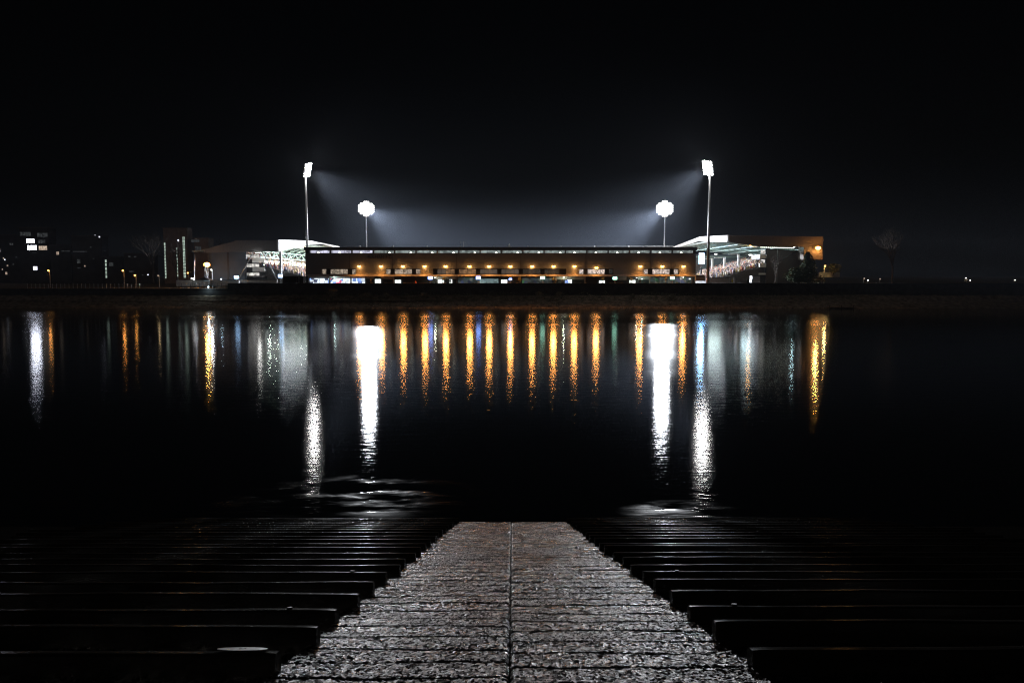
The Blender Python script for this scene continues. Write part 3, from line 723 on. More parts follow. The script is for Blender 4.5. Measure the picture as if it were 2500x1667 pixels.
for k in range(9):
    y = 246+k*9
    tr.bar((TX,y,16.2),(RX-1,y,18.4),.2); tr.bar((TX,y,14.3),(RX-1,y,18.2),.14)
    for q in range(4):
        x = TX+(RX-1-TX)*q/4; tr.bar((x,y,16.2+2.2*q/4),(x+.9,y,14.5+3.7*(q+.5)/4),.1)
tr.build('roof_truss', M['truss'], ls)
MB().bar((RX+.2-1.0,RY0+2,17.6),(RX-.8,ye,19.2),.35).build('roof_beam', M['white'], ls)
for k in range(10):
    y = 247+k*6.2; 
    o = MB().blob((TX+.6,y,13.2), .35, 1.0, .16).build('roof_or_fill_light', M['rowglass'], ls)
    lamp('POINT', 'roof_or_fill_glow', (TX+1.2,y,12.6), 2400, (.9,1,.86), .5, ls)
MB().prism([(-57.5,243,6.3),(-57.5,243,7.0),(-92,243,16.0),(-92,243,6.3)],(0,80,0)).build('seating_tier', M['tier'], ls)
MB().box(-93,-62,323.3,323.8,6.1,20).build('far_wall', M['tealwall'], ls)
bw = MB(); xa, xb = WX(518,240), WX(602,240)
for z0_, z1_ in ((6.1,9.6),(9.66,12.7),(12.76,15.9)): bw.box(xa, xb, 240, 240.4, z0_, z1_)
bw.build('end_wall', M['bluewall'], ls)
MB().box(WX(556,240), WX(560,240), 239.8, 239.99, 6.1, 16).build('wall_post', M['dark'], ls)
# hospitality boxes stacked at the corner
for (y0,y1) in ((629.3,641.3),(653,663.3),(674.5,675.5)):
    Yb = 240.6; x0, x1 = WX(617,Yb), WX(647,Yb)
    f = MB(); f.box(x0, x1, Yb, Yb+.15, zt(y1,Yb), zt(y0,Yb)); bo = f.build('box_balcony', M['white'], ls)
    MB().box(WX(602.5,Yb), x0-.03, Yb+.05, Yb+.2, zt(y1,Yb)-.2, zt(y0,Yb)-.4).build('side_panel', M['dark'], bo)
    MB().box(WX(602.5,Yb), x1-.1, Yb+.2, Yb+4, zt(y1,Yb)-.35, zt(y1,Yb)-.05).build('floor_slab', M['dark'], bo)
for (y0,y1) in ((622,629),(643.5,652),(665,673)):
    Yb = 242.5; MB().box(WX(603,Yb), WX(633,Yb), Yb, Yb+.1, zt(y1,Yb), zt(y0,Yb)).build('box_window', M['boxwin'], ls)
MB().cyl((WX(686,239.5),239.5,5.9),(WX(686,239.5),239.5,16),.38,n=12).build('column', M['steel'], ls)
Yc_ = 262; MB().cyl((WX(712.5,Yc_),Yc_,8.5),(WX(712.5,Yc_),Yc_,zt(636,Yc_)),.55,n=12).build('column', M['white'], ls)
for (a,b_) in (((617,618),(582,683)),((643,617),(677,684))):
    p0 = W(a[0],a[1],238.9); p1 = W(b_[0],b_[1],238.9); MB().cyl(p0,p1,.17,n=8).build('brace', M['steel'], ls)
MB().box(WX(625,239.3),WX(640,239.3),239.2,239.5,15.45,15.6).build('roof_or_fill_light', M['rowglass'], ls)  # added fitting for the fill light below, not a known lamp
lamp('POINT','roof_or_fill_glow',(WX(632,238.5),237.6,15.0),160,(1,.97,.93),.5,ls)  # added fill light to brighten the white balcony fronts
crowd('crowd', -58.5, -90, 7.0, 15.6, 243.5, 322, 1, 'packed football crowd seated in the left stand')

# ---------------------------------------------------------------- right stand
rs = empty('end_stand', (72, 240, 6.1), 'covered end stand right of the grandstand with dark gable and orange lit balconies', 'grandstand')
RX2 = 63.4
def FY2(px): return RX2*F/(px-CX)
p_ = [(236.2, zt(574.3,236.2)), (FY2(1705.8), zt(577.8,FY2(1705.8))), (FY2(1640), zt(603,FY2(1640)))]
l_ = [(FY2(1640), p_[2][1]-.8), (FY2(1702), zt(588.5,FY2(1702))), (FY2(1731), zt(590,FY2(1731))), (236.2, zt(590.8,236.2))]
MB().prism([(RX2,y,z) for y,z in p_]+[(RX2,y,z) for y,z in l_], (.5,0,0)).build('roof_fascia', M['white'], rs)
gx1 = WX(1960,236.2)
MB().prism([(RX2+.52,236.2,p_[0][1]-.05),(gx1,236.2,zt(577,236.2)),(gx1,236.2,zt(603,236.2)),(WX(1850,236.2),236.2,zt(602,236.2)),(RX2+.52,236.2,zt(590.9,236.2))],(0,.4,0)).build('gable', M['gable2'], rs)
MB().box(gx1+.02, WX(2006.5,236.2), 236.2, 241, zt(634,236.2), zt(577.3,236.2)).build('end_block', M['gable2'], rs)
y2 = p_[2][0]
MB().add([(RX2+.6,236.7,p_[0][1]-.3),(92,236.7,19.5),(92,y2,19.5),(RX2+.6,y2,p_[2][1]-.2),
          (RX2+.6,236.7,p_[0][1]-.9),(92,236.7,18.9),(92,y2,18.9),(RX2+.6,y2,p_[2][1]-.7)],
         [(0,1,2,3),(7,6,5,4),(0,4,5,1),(1,5,6,2),(2,6,7,3),(3,7,4,0)]).build('roof', M['soffit'], rs)
tr = MB()
for k in range(8):
    y = 243+k*7
    tr.bar((RX2+1,y,19.1),(90,y,18.2),.22); tr.bar((RX2+2,y,18.2),(90,y,16.1),.22)
    for q in range(9):
        x = RX2+2+q*2.8; z_ = 18.2-2.1*q/9; tr.bar((x,y,z_),(x+1.4,y,18.9-.1*q),.12); tr.bar((x+1.4,y,18.9-.1*q),(x+2.8,y,z_-.23),.12)
for x, z_ in ((67,17.9),(73,17.4),(79,16.9),(85,16.4)): tr.bar((x,238,z_),(x,300,z_),.22)
tr.build('roof_truss', M['truss'], rs)
MB().prism([(60,246,6.3),(60,246,6.6),(91,246,15.6),(91,246,6.3)],(0,45,0)).build('seating_tier', M['tier'], rs)
MB().box(66,93,292,292.4,6.1,16.4).build('far_wall', M['tealwall'], rs)
MB().bar((66,291.7,15.6),(93,291.7,15.6),.5).build('wall_beam', M['truss'], rs)
for px,y0,y1,Y in ((1738.5,632,667,285),(1768.2,629,664,270),(1802.5,621,661,258)):
    MB().cyl((WX(px,Y),Y,zt(y1,Y)-1),(WX(px,Y),Y,zt(y0,Y)),.38,n=12).build('column', M['white'], rs)
    MB().bar((WX(px,Y)-3.5,Y,zt(y0,Y)),(WX(px,Y)+.3,Y,zt(y0,Y)),.3).build('cross_beam', M['white'], rs)
for a,b_ in (((1765,636),(1749,662)),((1772,640),(1783,650))):
    MB().bar(W(a[0],a[1],289),W(b_[0],b_[1],289),.3).build('brace', M['steel'], rs)
Yb = 245.0; xc, xd = WX(1854,Yb), WX(1869.5,Yb)
for (y0,y1) in ((621.5,631),(643.5,652.5),(666.5,671)):
    yf = (xc)*F/(1832-CX); f = MB()
    f.box(xc, xc+.15, Yb, yf, zt(y1,Yb), zt(y0,Yb)); f.box(xc+.16, xd, Yb, Yb+.15, zt(y1,Yb), zt(y0,Yb)-.002)
    bo = f.build('box_balcony', M['white'], rs)
    MB().box(xc+.16, xd+1, Yb+.2, yf, zt(y1,Yb)-.3, zt(y1,Yb)-.02).build('floor_slab', M['dark'], bo)
for (y0,y1) in ((609.5,620),(632.5,642),(655.5,666)):
    MB().box(xc+.9, xd+.2, Yb+2.0, Yb+2.1, zt(y1,Yb), zt(y0,Yb)).build('box_window', M['boxwin'], rs)
    MB().box(xd-.25, xd+.1, Yb, Yb+.25, zt(y1,Yb)-.3, zt(y0,Yb)+.3).build('box_post', M['dark'], rs)
MB().box(xd+.12, WX(1958,Yb), Yb+.05, Yb+.4, 6.1, zt(606.5,Yb)).build('end_wall', M['gable2'], rs)
MB().box(WX(1897,Yb)-.08, WX(1897,Yb)+.08, Yb-.05, Yb+.04, 6.1, zt(608,Yb)).build('downpipe', M['steel'], rs)
MB().cyl(W(1955,608,244),W(1905,636,244),.12,n=8).build('brace', M['dark'], rs)
MB().box(WX(1954,244),WX(1957.5,244),243.8,244.2,6.1,zt(606,244)).build('end_column', M['concrete'], rs)
for k in range(18):
    q = W(1858+k*4.6,603.8+k*.12,241.0); MB().blob(q,.22,.1,.10).build('eaves_light', M['rowglass'], rs)
crowd('crowd', 60.5, 90.5, 7.2, 15.7, 246.5, 291, -1, 'packed football crowd seated in the right stand')
lamp('POINT','soffit_light',(78,262,15.0), 1100, (.72,.95,1.0), 2.5, rs)
lamp('POINT','soffit_light',(70,275,15.5), 800, (.8,1,.95), 2.5, rs)
MB().blob((78,262,15.5),.6,.6,.25).build('soffit_lamp', M['lampwhite'], rs); MB().blob((70,275,16.1),.5,.5,.22).build('soffit_lamp', M['lampwhite'], rs)

def wlamp(px, py, Y, label, power, c, key, r=.25, off=.9, gs=1.0):
    q = W(px,py,Y); root = empty('wall_lamp', q, label, 'wall lamp')
    MB().bar((q.x,q.y-.0,q.z+.3),(q.x,q.y-off+.1,q.z+.3),.09).build('bracket', M['dark'], root)
    MB().blob((q.x,q.y-off+.1,q.z+.05),.3*gs,.26,.18*gs).build('lamp_glass', M[key], root)
    lamp('POINT','lamp_light',(q.x,q.y-off-.25,q.z-.15),power,c,r,root); return root
wlamp(1995,606.5,236.2,'bright orange lamp on the end block at the far right of the right stand',2200,(1,.44,.11),'lampglass',.35,.8,2.8)
wlamp(1829,601,243,'orange lamp under the roof of the right stand above its balconies',160,(1,.5,.1),'lampglass',.25,1.4)
wlamp(1937,603.5,240.5,'cyan white lamp under the dark eaves of the right stand',90,(.6,.95,1),'lampwhite',.2,.8)

# big screen between grandstand and mast
c = W(1713,631.5,262)
root = empty('big_screen', (c.x,262,6.1), 'glowing blue white match screen seen between the grandstand end and the mast', 'screen')
sw, sh = 12/F*262, 25/F*262
MB().box(c.x-sw/2-.2,c.x+sw/2+.2,262,262.6,c.z-sh/2-.2,c.z+sh/2+.2).build('casing', M['dark'], root)
MB().box(c.x-sw/2,c.x+sw/2,261.93,261.99,c.z-sh/2,c.z+sh/2).build('display', M['screen'], root)
MB().cyl((c.x,262.4,6),(c.x,262.4,c.z-sh/2-.2),.3,n=10).build('post', M['dark'], root)
# stair structure right of the grandstand
q0 = W(1697,686,236); 
root = empty('ramp_stair', (q0.x+1,236,6.1), 'pale sloping stair wall between the grandstand end and the mast', 'stair')
MB().prism([W(1698,644,236),W(1715,644,236),W(1701,668,236),W(1698,671,236)],(0,.4,0)).build('wall_panel', M['stone'], root)
MB().prism([W(1716,644.5,235.9),W(1718,645.5,235.9),W(1704,669,235.9),W(1702,668,235.9)],(0,.3,0)).build('handrail', M['steel'], root)

# hoardings, cabins on the terrace
def slab(name, a, b_, y0, y1, Y, key, label, cat, d=.4):
    o0 = empty(name, ((WX(a,Y)+WX(b_,Y))/2, Y, 6.1), label, cat)
    MB().box(WX(a,Y),WX(b_,Y),Y,Y+d,zt(y1,Y),zt(y0,Y)).build('panel', M[key], o0)
    MB().box(WX(a,Y)-.05,WX(b_,Y)+.05,Y-.04,Y+d+.04,zt(y0,Y)+.002,zt(y0,Y)+.1).build('capping', M['dark'], o0); return o0
slab('boundary_wall',1698,1722,672,686,227,'concrete','pale concrete wall between the grandstand and the right mast','wall')
slab('boundary_wall',1731.5,1782,678.8,690,229,'stone','long cream wall below the crowd of the right stand','wall')
slab('cabin',1795,1808,677.5,690,228,'concrete','grey cabin right of the cream wall below the right crowd','cabin',2.2)
slab('cabin',1836.5,1855.5,674,690,227,'white','white cabin on the terrace below the orange balconies','cabin',2.4)
slab('cabin',691,723,675,694,224.5,'black','black cabin in front of the left crowd','cabin',2.4)
slab('cabin',722.5,731,675.6,694,226.5,'white','narrow pale blue lit cabin between two black ones','cabin',2.0)
slab('cabin',731,740,675,694,225.0,'black','narrow black cabin beside the grandstand corner','cabin',2.0)
slab('boundary_wall',584,676,683.5,690,234,'concrete','low grey wall under the hospitality boxes of the left stand','wall')
slab('boundary_wall',430,583,684,699,228.0,'white','white wall of the riverside yard lit by lamps','wall')
slab('boundary_wall',2000,2050,664.5,677,262,'white','white wall below the orange lit bush','wall')

# ---------------------------------------------------------------- river walls, railing
def rwall(a, b_, top, label):
    o0 = empty('river_wall', ((a+b_)/2,222.2,3), label, 'wall')
    m_ = MB(); x = a
    m_.box(a, b_, 221.8, 223.0, -.5, top-.25); m_.build('wall', M['wall'], o0)
    MB().box(a, b_, 221.6, 223.15, top-.25, top).build('coping', M['wall'], o0)
rwall(-79, 150, WZ(691.3,222.2), 'dark stone river wall below the grandstand')
rwall(-700, -79.05, WZ(705,222.2), 'dark lower river wall along the left bank')
rwall(150.05, 700, WZ(690,222.2)-.8, 'dark river wall along the right bank')
def railing(a, b_, n, y0, y1, Y, label, mk):
    o0 = empty('railing', ((WX(a,Y)+WX(b_,Y))/2,Y,5.2), label, 'railing')
    for k in range(n):
        px = a+(b_-a)*k/(n-1); x = WX(px,Y); MB().box(x-.05,x+.05,Y-.05,Y+.05,zt(y1,Y)-.1,zt(y0,Y)).build('post', M[mk], o0)
    for q in (y0+.3,(y0+y1)/2): MB().bar((WX(a,Y),Y,zt(q,Y)),(WX(b_,Y),Y,zt(q,Y)),.05).build('rail', M['dark'], o0)
railing(66,340,28,692.5,703,222.4,'long dark riverside railing with pale posts at the far left','stone')
railing(432,584,15,691.5,703,222.6,'dark railing in front of the white lit yard wall','dark')

# ---------------------------------------------------------------- left yard: gazebo, lamps, masts
Yg = 225; c = W(500,676,Yg); 
root = empty('gazebo', (c.x,Yg,5.3), 'dark pop-up gazebo with peaked roof in the lit yard', 'gazebo')
za, zb_ = zt(684,Yg), zt(675.5,Yg); hw = 17/F*Yg
MB().add([(c.x-hw,Yg-1.5,za),(c.x+hw,Yg-1.5,za),(c.x+hw,Yg+1.5,za),(c.x-hw,Yg+1.5,za),(c.x,Yg,zb_)],[(0,1,4),(1,2,4),(2,3,4),(3,0,4),(3,2,1,0)]).build('canopy', M['canvas'], root)
for sx in (-1,1):
    for sy in (-1,1): MB().cyl((c.x+sx*(hw-.1),Yg+sy*1.4,5.2),(c.x+sx*(hw-.1),Yg+sy*1.4,za),.04,n=6).build('leg', M['steel'], root)
MB().box(c.x+.4,c.x+hw-.15,Yg-1.56,Yg-1.51,za-.25,za-.02).build('valance', M['white'], root)
def street_lamp(px, py, Y, label, power, c_, key, r=.25, base=5.3, spot=0, facing=-1, gs=1.0):
    q = W(px,py,Y); root = empty('street_lamp',(q.x,Y,base),label,'street lamp')
    MB().cyl((q.x,Y+.6,base),(q.x,Y+.6,q.z+.35),.10,.06,n=8).build('post', M['steel'], root)
    MB().bar((q.x,Y+.6,q.z+.33),(q.x,Y-.2,q.z+.33),.08).box(q.x-.18,q.x+.18,Y-.35,Y+.25,q.z+.2,q.z+.3).build('hood', M['dark'], root)
    MB().blob((q.x,Y-.05,q.z+.02-.12*(gs-1)),.24*gs,.24*gs,.17*gs).build('lamp_glass', M[key], root)
    if power and spot:
        o = lamp('SPOT','lamp_light',(q.x,Y-.6,q.z-.1),power,c_,r,root,spot_size=R(spot),spot_blend=.3)
        o.rotation_euler = Vector((0 if facing < 0 else -.5,.8*facing,-.6 if facing < 0 else .1)).to_track_quat('-Z','Y').to_euler()
        if facing > 0: o.location = (q.x,Y+1.2,q.z)
    elif power: lamp('POINT','lamp_light',(q.x,Y-.6,q.z-.1),power,c_,r,root)
    return root
street_lamp(505,643.5,232,'brightest orange street lamp, left of the blue end wall',6000,(1,.44,.10),'lampglass',.6,spot=150,gs=4.0)
street_lamp(515.5,659,231,'white lamp just below and right of the brightest orange lamp',260,(.85,.92,1),'lampwhite')
street_lamp(458.5,666.5,280,'dim orange street lamp beside the tower block stair windows',260,SOD,'lampglass',spot=160,facing=1)
street_lamp(118.3,661,235,'small orange street lamp at the far left below the lit flats',60,SOD,'lampglass')
street_lamp(300,661,235,'small orange street lamp midway along the left bank',70,SOD,'lampglass')
street_lamp(329.5,672.5,236,'low orange street lamp right of the midway one',25,SOD,'lampglass')
street_lamp(386.5,673,238,'faint small lamp in front of the tower block foot',20,(1,.7,.35),'flat_warm')
street_lamp(468,680,227.3,'very bright white lamp lighting the white yard wall',500,(.95,.97,1),'lampwhite',.3,spot=165,facing=1)
street_lamp(540,682,232,'blue white lamp shining on the foot of the blue end wall',330,(.55,.8,1),'flat_white',.3)
q = W(509.5,700.5,221.5)
root = empty('floodlight', q, 'blue white spotlight fixed to the river wall below the gazebo', 'lamp')
MB().box(q.x-.2,q.x+.2,221.3,221.59,q.z-.15,q.z+.15).build('housing', M['dark'], root)
MB().blob((q.x,221.2,q.z),.2,.1,.16).build('lamp_glass', M['lampblue'], root)
lamp('POINT','lamp_light',(q.x,220.9,q.z),160,(.6,.85,1),.18,root)
# slim masts and crane arms in the yard
q = W(475,690,229); root = empty('flagpole',(q.x,229,5.3),'slim pale pole with bent foot left of the orange lamp','pole')
MB().cyl((q.x,229,7.5),W(475.5,622,229),.09,n=8).build('shaft', M['steel'], root); MB().cyl(W(471,680,229),(q.x,229,7.6),.14,n=8).build('stay', M['white'], root)
q = W(505,690,228.5); root = empty('tripod_mast',(q.x,228.5,5.3),'pale leaning strut below the brightest orange lamp','mast')
MB().cyl(W(500,645,228.5),W(506,677,228.5),.13,n=8).build('strut', M['white'], root); MB().cyl(W(500,645,228.6),W(500,686,228.6),.12,n=8).build('post', M['steel'], root)

# ---------------------------------------------------------------- flats far left
def block(name, a, b_, ytop, Y, key, label, wins, depth=5, roof=True):
    root = empty(name, ((WX(a,Y)+WX(b_,Y))/2,Y,6), label, 'flats')
    MB().box(WX(a,Y),WX(b_,Y),Y,Y+depth,5.8,zt(ytop,Y)).build('wall', M[key], root)
    MB().box(WX(a,Y)-.3,WX(b_,Y)+.3,Y-.3,Y+depth+.3,zt(ytop,Y)+.003,zt(ytop,Y)+.4).build('roof', M['fascia'], root)
    for (x0,x1,y0,y1,k,n) in wins:
        f = MB(); t_ = .09; X0,X1,Z0,Z1 = WX(x0,Y),WX(x1,Y),zt(y1,Y),zt(y0,Y)
        f.box(X0-t_,X1+t_,Y-.1,Y-.02,Z1,Z1+t_).box(X0-t_,X1+t_,Y-.1,Y-.02,Z0-t_,Z0)
        for i in range(n+1): xx = X0+(X1-X0)*i/n; f.box(xx-t_/2,xx+t_/2,Y-.09,Y-.03,Z0,Z1)
        o = f.build('window', M['dark'], root); MB().box(X0,X1,Y-.018,Y-.006,Z0,Z1).build('pane', M[k], o)
    return root
z1 = lambda a: a/3.675
def zr(x0,x1,y0,y1,k,n=3): return (z1(x0),z1(x1),520+z1(y0),520+z1(y1),k,n)
block('apartment_block',-60,52,575,330,'darkblock','dark flats at the left edge with few small lit windows',
      [zr(0,15,320,352,'flat_warm',1),zr(50,68,530,552,'flat_warm',2),zr(34,46,400,412,'flat_warm',1),zr(66,80,466,478,'flat_warm',1),zr(100,135,270,288,'flat_grey',2),zr(20,30,500,512,'flat_warm',1),zr(120,131,455,466,'flat_grey',1),zr(150,160,392,402,'flat_grey',1),zr(46,58,414,424,'flat_white',1)])
block('apartment_block',52,124,557,325,'darkblock','apartment block with bright white upper windows at the far left',
      [zr(197,298,172,206,'flat_grey',4),zr(351,446,180,215,'flat_grey',4),zr(252,325,237,268,'flat_bright',3),zr(358,422,240,272,'flat_grey',3),
       zr(260,342,293,332,'flat_bright',4),zr(360,436,297,333,'flat_warm',4),zr(302,340,480,513,'flat_white',2),zr(300,340,352,360,'flat_grey',2)])
block('apartment_block',126,176,600,320,'darkblock','low dark flats beside the bright windowed block',[zr(516,540,348,374,'flat_warm',2),zr(560,640,340,346,'flat_grey',3)])
block('apartment_block',178,252,577,315,'darkblock','dark flats with brown top floor and two tiny lights',
      [zr(862,876,199,205,'flat_white',1),zr(901,914,206,220,'flat_white',1),zr(664,790,343,349,'flat_grey',6),zr(698,728,415,452,'flat_grey',3),zr(820,832,300,312,'flat_grey',1),zr(760,772,470,482,'flat_warm',1),zr(840,852,405,415,'flat_grey',1),zr(700,728,490,497,'flat_grey',2)])
block('apartment_block',254,300,628,310,'darkblock','low dark block with one column of green stair windows',
      [zr(947,963,420+34*i,445+34*i,'stairwin',1) for i in range(5)]+[zr(985,1022,445,478,'flat_grey',3)])
block('apartment_block',305,372,620,305,'darkblock','wide dark flats right of the midway street lamp',
      [zr(1158,1178,386,396,'flat_grey',2),zr(1208,1228,388,398,'flat_grey',2),zr(1160,1205,520,530,'flat_grey',3),zr(1322,1336,550,558,'flat_white',1),zr(1275,1287,552,560,'flat_grey',1)])
tw = []
tw += [zr(1481,1496,268+27*i,288+27*i,'stairwin',1) for i in range(12)]
tw += [zr(1589,1601,312+30*i,330+30*i,'stairwin',1) for i in range(9)]
tw += [zr(1648,1670,214+26.5*i,236+26.5*i,'stairwin',2) for i in range(14)]
tw += [zr(1604,1618,240,255,'flat_white',1)]
block('tower_block',402,460,557.5,298,'brick','brown brick tower block with three columns of lit stair windows',tw)
block('apartment_block',476,512,582,296,'brick','brown flats between the tower block and the end stand',[zr(1725,1800,240,262,'flat_grey',4),zr(1760,1812,300,335,'flat_grey',4)])

# ---------------------------------------------------------------- trees, shrubs
def branchy(mb, p, d, r, ln, lvl, spread=.55):
    q = p + d*ln; mb.cyl(p, q, r, r*.62, 5 if lvl > 1 else 3, caps=False)
    if lvl == 0: return
    for _ in range(random.choice((2,3,3)) if lvl > 1 else 3):
        nd = (d + Vector((random.uniform(-1,1),random.uniform(-1,1),random.uniform(-.35,.6)))*spread).normalized()
        branchy(mb, p + d*ln*random.uniform(.6,1), nd, r*.58, ln*random.uniform(.62,.85), lvl-1, spread)
def bare_tree(px, ybase, ytop, Y, label, lv=5):
    q = W(px, ybase, Y); q.z = min(q.z, 6.1); h = zt(ytop,Y)-q.z
    root = empty('bare_tree', q, label, 'tree')
    MB().cyl(q, q+Vector((0,0,h*.3)), h*.02, h*.015, 8).build('trunk', M['bark'], root)
    mb = MB()
    for k in range(4):
        d = Vector((random.uniform(-.55,.55),random.uniform(-.4,.4),1)).normalized(); branchy(mb, q+Vector((0,0,h*(.26+.03*k))), d, h*.011, h*.24, lv, .5)
    mb.build('crown', M['bark'], root); return root
bare_tree(375,690,562,262,'wide bare winter tree standing left of the tower block')
bare_tree(432,690,590,258,'bare winter tree in front of the tower block')
bare_tree(562,690,578,285,'thin bare tree rising behind the end of the left stand roof')
bare_tree(1893,690,617,232,'bare winter tree in front of the right stand end wall')
bare_tree(2178,690,560,245,'tall faint bare tree on the dark right bank')
def leafy(name, c, rx, ry, rz, n, key, label, cat='tree', size=.35, cone=False, trunk=True):
    root = empty(name, (c[0],c[1],c[2]-rz), label, cat); mb = MB()
    for _ in range(n):
        t_ = random.uniform(-1,1); a = random.uniform(0,2*math.pi); k = random.random()**.5
        rr = (1-t_)/2*.95+.08 if cone else math.sqrt(max(0,1-t_*t_)); rr *= k*(.8+.35*math.sin(a*3+t_*5))
        p = Vector((c[0]+rx*rr*math.cos(a), c[1]+ry*rr*math.sin(a), c[2]+rz*t_))
        u = Vector((random.gauss(0,1),random.gauss(0,1),random.gauss(0,1))).normalized(); v = u.orthogonal().normalized(); s = size*random.uniform(.5,1.2)
        mb.add([p-u*s*.5, p+v*s*.3, p+u*s*.5, p-v*s*.3],[(0,1,2,3)])
    mb.build('crown', M[key], root)
    if trunk: MB().cyl((c[0],c[1],c[2]-rz-.6),(c[0],c[1],c[2]+rz*.5),max(.06,rx*.07),.03,6).build('trunk', M['bark'], root)
    return root
q = W(1972,655,229); leafy('conifer',q,5.0,3.5,4.6,5200,'leaf','dark dense evergreen tree before the right end of the right stand',size=.55,cone=True)
q = W(1945,672,228); leafy('evergreen_bush',q,3.6,2.4,2.2,2200,'leaf','low dark evergreen bush left of the tall evergreen','bush',.5)
q = W(2035,655,258); leafy('leafy_tree',q,2.6,2.0,1.5,1800,'autumn','small yellow green tree lit orange beside the white wall','tree',.4)
lamp('POINT','lamp_light',(WX(2016,252),252,WZ(648,252)),700,(1,.6,.2),.25,street_lamp(2014,650,253,'hidden street lamp behind the tall evergreen lighting the yellow tree',0,SOD,'lampglass'))
def shrub(px, py, Y, h, n, label, key='drytwig'):
    q = W(px,py,Y); root = empty('shrub', q, label, 'shrub', 'shrubs at the foot of the river wall'); mb = MB()
    for _ in range(n):
        d = Vector((random.gauss(0,.55),random.gauss(0,.3),1)).normalized(); l_ = h*random.uniform(.5,1.05)
        a_ = q + Vector((random.uniform(-.4,.4),random.uniform(-.2,.2),-.2)); m_ = a_ + d*l_*.6
        mb.cyl(a_, m_, .022, .014, 3, caps=False)
        for _ in range(3): mb.cyl(m_, m_ + (d+Vector((random.gauss(0,.45),random.gauss(0,.3),random.uniform(-.2,.4)))).normalized()*l_*.45, .013, .006, 3, caps=False)
    mb.build('stems', M[key], root)
    lf = MB()
    for _ in range(n*3):
        p = q+Vector((random.gauss(0,.5*h*.6),random.gauss(0,.3),random.uniform(0,h*.8))); s = random.uniform(.06,.13)
        u = Vector((random.gauss(0,1),random.gauss(0,1),random.gauss(0,1))).normalized(); v = u.orthogonal(); lf.add([p-u*s,p+v*s*.6,p+u*s,p-v*s*.6],[(0,1,2,3)])
    lf.build('leaves', M['dryleaf'], root)
SH = [(812,722,2.4,60,'largest pale twiggy shrub at the wall foot, below the bright shops'),(884,728,1.5,40,'left one of two pale dry shrubs below the leftmost orange lamp'),
      (897,727,1.8,45,'right one of two pale dry shrubs below the leftmost orange lamp'),(720,727,1.3,40,'dull shrub at the wall foot below the left black cabin'),
      (940,724,1.2,30,'small dry shrub below the second orange lamp'),(1035,726,1.6,60,'leafy shrub at the wall foot below the fourth orange lamp'),
      (1316,722,1.5,40,'reddish dry shrub below the leftmost green sign'),(1364,722,1.5,40,'dry shrub below the tenth orange lamp'),
      (1150,727,1.2,40,'low shrub at the wall foot below the right blue sign'),(1545,726,1.4,40,'dry shrub left of the pale wall patch'),(1640,728,1.5,50,'shrub on the bank right of the pale wall patch')]
for px,py,h,n,lb in SH: shrub(px,py,218.8,h,n,lb)
sc = MB()
for _ in range(9000):
    x = random.uniform(-62,95); cl = float(vnoise(np.array([x*.35]),np.array([2.]),77)[0]); 
    y = random.uniform(217.6,221.3); zg = np.interp(y, prof_y, prof_z); hh = .25+1.5*cl*cl*(1 if -30<x else .5)
    p = Vector((x,y,zg+random.uniform(0,hh))); s = random.uniform(.08,.2)
    u = Vector((random.gauss(0,1),random.gauss(0,1),random.gauss(0,.8))).normalized(); v = u.orthogonal(); sc.add([p-u*s,p+v*s*.5,p+u*s,p-v*s*.5],[(0,1,2,3)])
tag(sc.build('shoreline_scrub', M['dryleaf']), 'low scrub growing along the foot of the river wall', 'scrub', kind='stuff')
st = MB()
for _ in range(2600):
    x = random.uniform(-100,95); y = 213+random.random()**1.5*5; z = np.interp(y, prof_y, prof_z); r = random.uniform(.05,.2)
    st.blob((x,y-float(shore_off(np.array(x)))*.5,z), r*1.3, r, r*.7, 0, 5, 3)
tag(st.build('shingle', mat('shingle_stones', (.27,.215,.15), .7, var=.5, scale=1.5)), 'loose stones along the waterline below the wall', 'stones', kind='stuff')
# pale patch on the wall foot
o = empty('outfall_apron', (WX(1613,220.5),220.5,2.5), 'pale whitish concrete apron on the bank below the right windows', 'apron')
MB().prism([W(1588,727,220.3),W(1637,727,220.3),W(1636,735,219.0),W(1586,735,219.0)],(0,.3,-.3)).build('slab', M['stone'], o)

# ---------------------------------------------------------------- lights along the right bank
for i,(px,py,Y,pw,lb) in enumerate([(2079,698,235,25,'low warm lamp near the water at the start of the right bank'),(2110,680,290,8,'tiny warm lamp above the low one on the right bank'),
        (2119,684.5,290,16,'warm lamp close beside the tiny one on the right bank'),(2148.5,681.5,300,4,'faintest lamp right of the warm pair'),
        (2358,679,330,10,'upper lamp of the trio far along the right bank'),(2360.5,682.5,330,6,'middle lamp of the trio far along the right bank'),
        (2368.5,684.5,330,14,'lower right lamp of the trio far along the right bank'),(2478,684,340,9,'lamp nearest the right edge of the picture')]):
    street_lamp(px,py,Y,lb,pw,(1,.7,.35),'flat_warm' if pw < 9 else 'lampwhite',.2,6.1)
c = W(2045,743,214)
o = empty('pontoon', (c.x,212.5,0), 'low dark wooden pontoon at the water edge below the right stand', 'pontoon')
MB().box(c.x-3.4,c.x+3.4,211.5,213.5,.08,.40).build('deck', M['bark'], o)
for s_ in (-3.2,0,3.2): MB().cyl((c.x+s_,211.4,-1.5),(c.x+s_,211.4,.9),.12,n=8).build('pile', M['bark'], o)

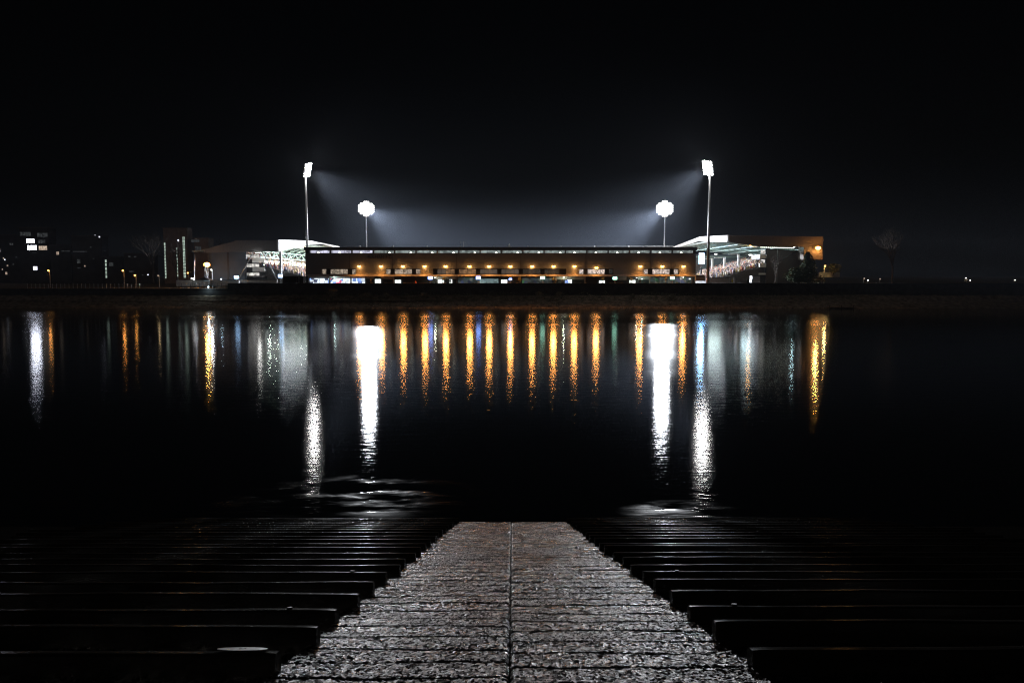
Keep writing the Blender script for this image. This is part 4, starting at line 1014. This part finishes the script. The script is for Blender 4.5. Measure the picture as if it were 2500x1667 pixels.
# ---------------------------------------------------------------- people on the terrace
def person_mesh():
    V = [(0,0,.95),(0,0,1.2),(0,.01,1.42),(0,0,1.53),(0,-.02,1.66),(0,-.02,1.76), (.10,0,.9),(.11,-.02,.5),(.11,.02,.08),(.11,-.12,.04),(-.10,0,.9),(-.11,.03,.5),(-.12,.06,.08),(-.12,-.08,.04),
         (.19,0,1.40),(.25,.02,1.12),(.23,-.08,.86),(-.19,0,1.40),(-.25,.02,1.12),(-.22,-.1,.87)]
    E = [(0,1),(1,2),(2,3),(3,4),(4,5),(0,6),(6,7),(7,8),(8,9),(0,10),(10,11),(11,12),(12,13),(2,14),(14,15),(15,16),(2,17),(17,18),(18,19)]
    rad = [.15,.15,.15,.06,.10,.07,.1,.07,.045,.035,.1,.07,.045,.035,.07,.05,.035,.07,.05,.035]
    me = bpy.data.meshes.new('p'); me.from_pydata(V, E, []); o = bpy.data.objects.new('p', me); col.objects.link(o)
    m = o.modifiers.new('s','SKIN'); 
    for i, r in enumerate(rad): me.skin_vertices[0].data[i].radius = (r,r)
    me.skin_vertices[0].data[0].use_root = True
    o.modifiers.new('u','SUBSURF').levels = 1
    dg = bpy.context.evaluated_depsgraph_get(); dg.update(); r = bpy.data.meshes.new_from_object(o.evaluated_get(dg)); bpy.data.objects.remove(o); r.name = 'person'; return r
PM = person_mesh()
for (px,Y,c_,lb) in ((905,226.5,(.05,.04,.04),'person in dark clothes standing right of the bright left shops'),(1099,229.0,(.02,.02,.03),'person silhouetted in the narrow bright doorway'),
        (1015,225.5,(.45,.10,.04),'person in an orange red jacket below the fourth lamp'),(1373,227,(.03,.03,.04),'person in black in front of the pale wall'),
        (1357,227,(.10,.09,.06),'person in a brown coat at the left end of the pale wall'),(1563,227,(.02,.02,.02),'person in black beside the right kiosk'),
        (1826,226,(.03,.03,.04),'person in dark clothes left of the white cabin'),(1788,226,(.35,.35,.03),'person in a yellow high visibility jacket beside the cream wall')):
    me = PM.copy(); me.materials.clear(); me.materials.append(mat('clothing', c_, .8)); o = link('person', me); o.location = (WX(px,Y),Y,6.1 if px not in (1015,) else 5.6); o.rotation_euler.z = random.uniform(-1,1)
    tag(o, lb, 'person')
# small trees in tubs
for px, lb in ((1084,'small tub tree between the two doorways'),(1268.5,'small tub tree beside the blue box sign'),(1353,'small tub tree at the left end of the pale wall'),(1472,'small tub tree over the lone kiosk'),(1541,'small tub tree left of the right kiosk'),(1626,'round green tub tree before the right windows')):
    x = WX(px,226.6); root = leafy('tub_tree',(x,226.6,7.75),.55,.5,.45,160,'autumn',lb,'potted tree',.22)
    root['group'] = 'tub trees along the terrace'
    MB().cyl((x,226.6,6.1),(x,226.6,6.7),.3,.38,10).build('tub', M['dark'], root)
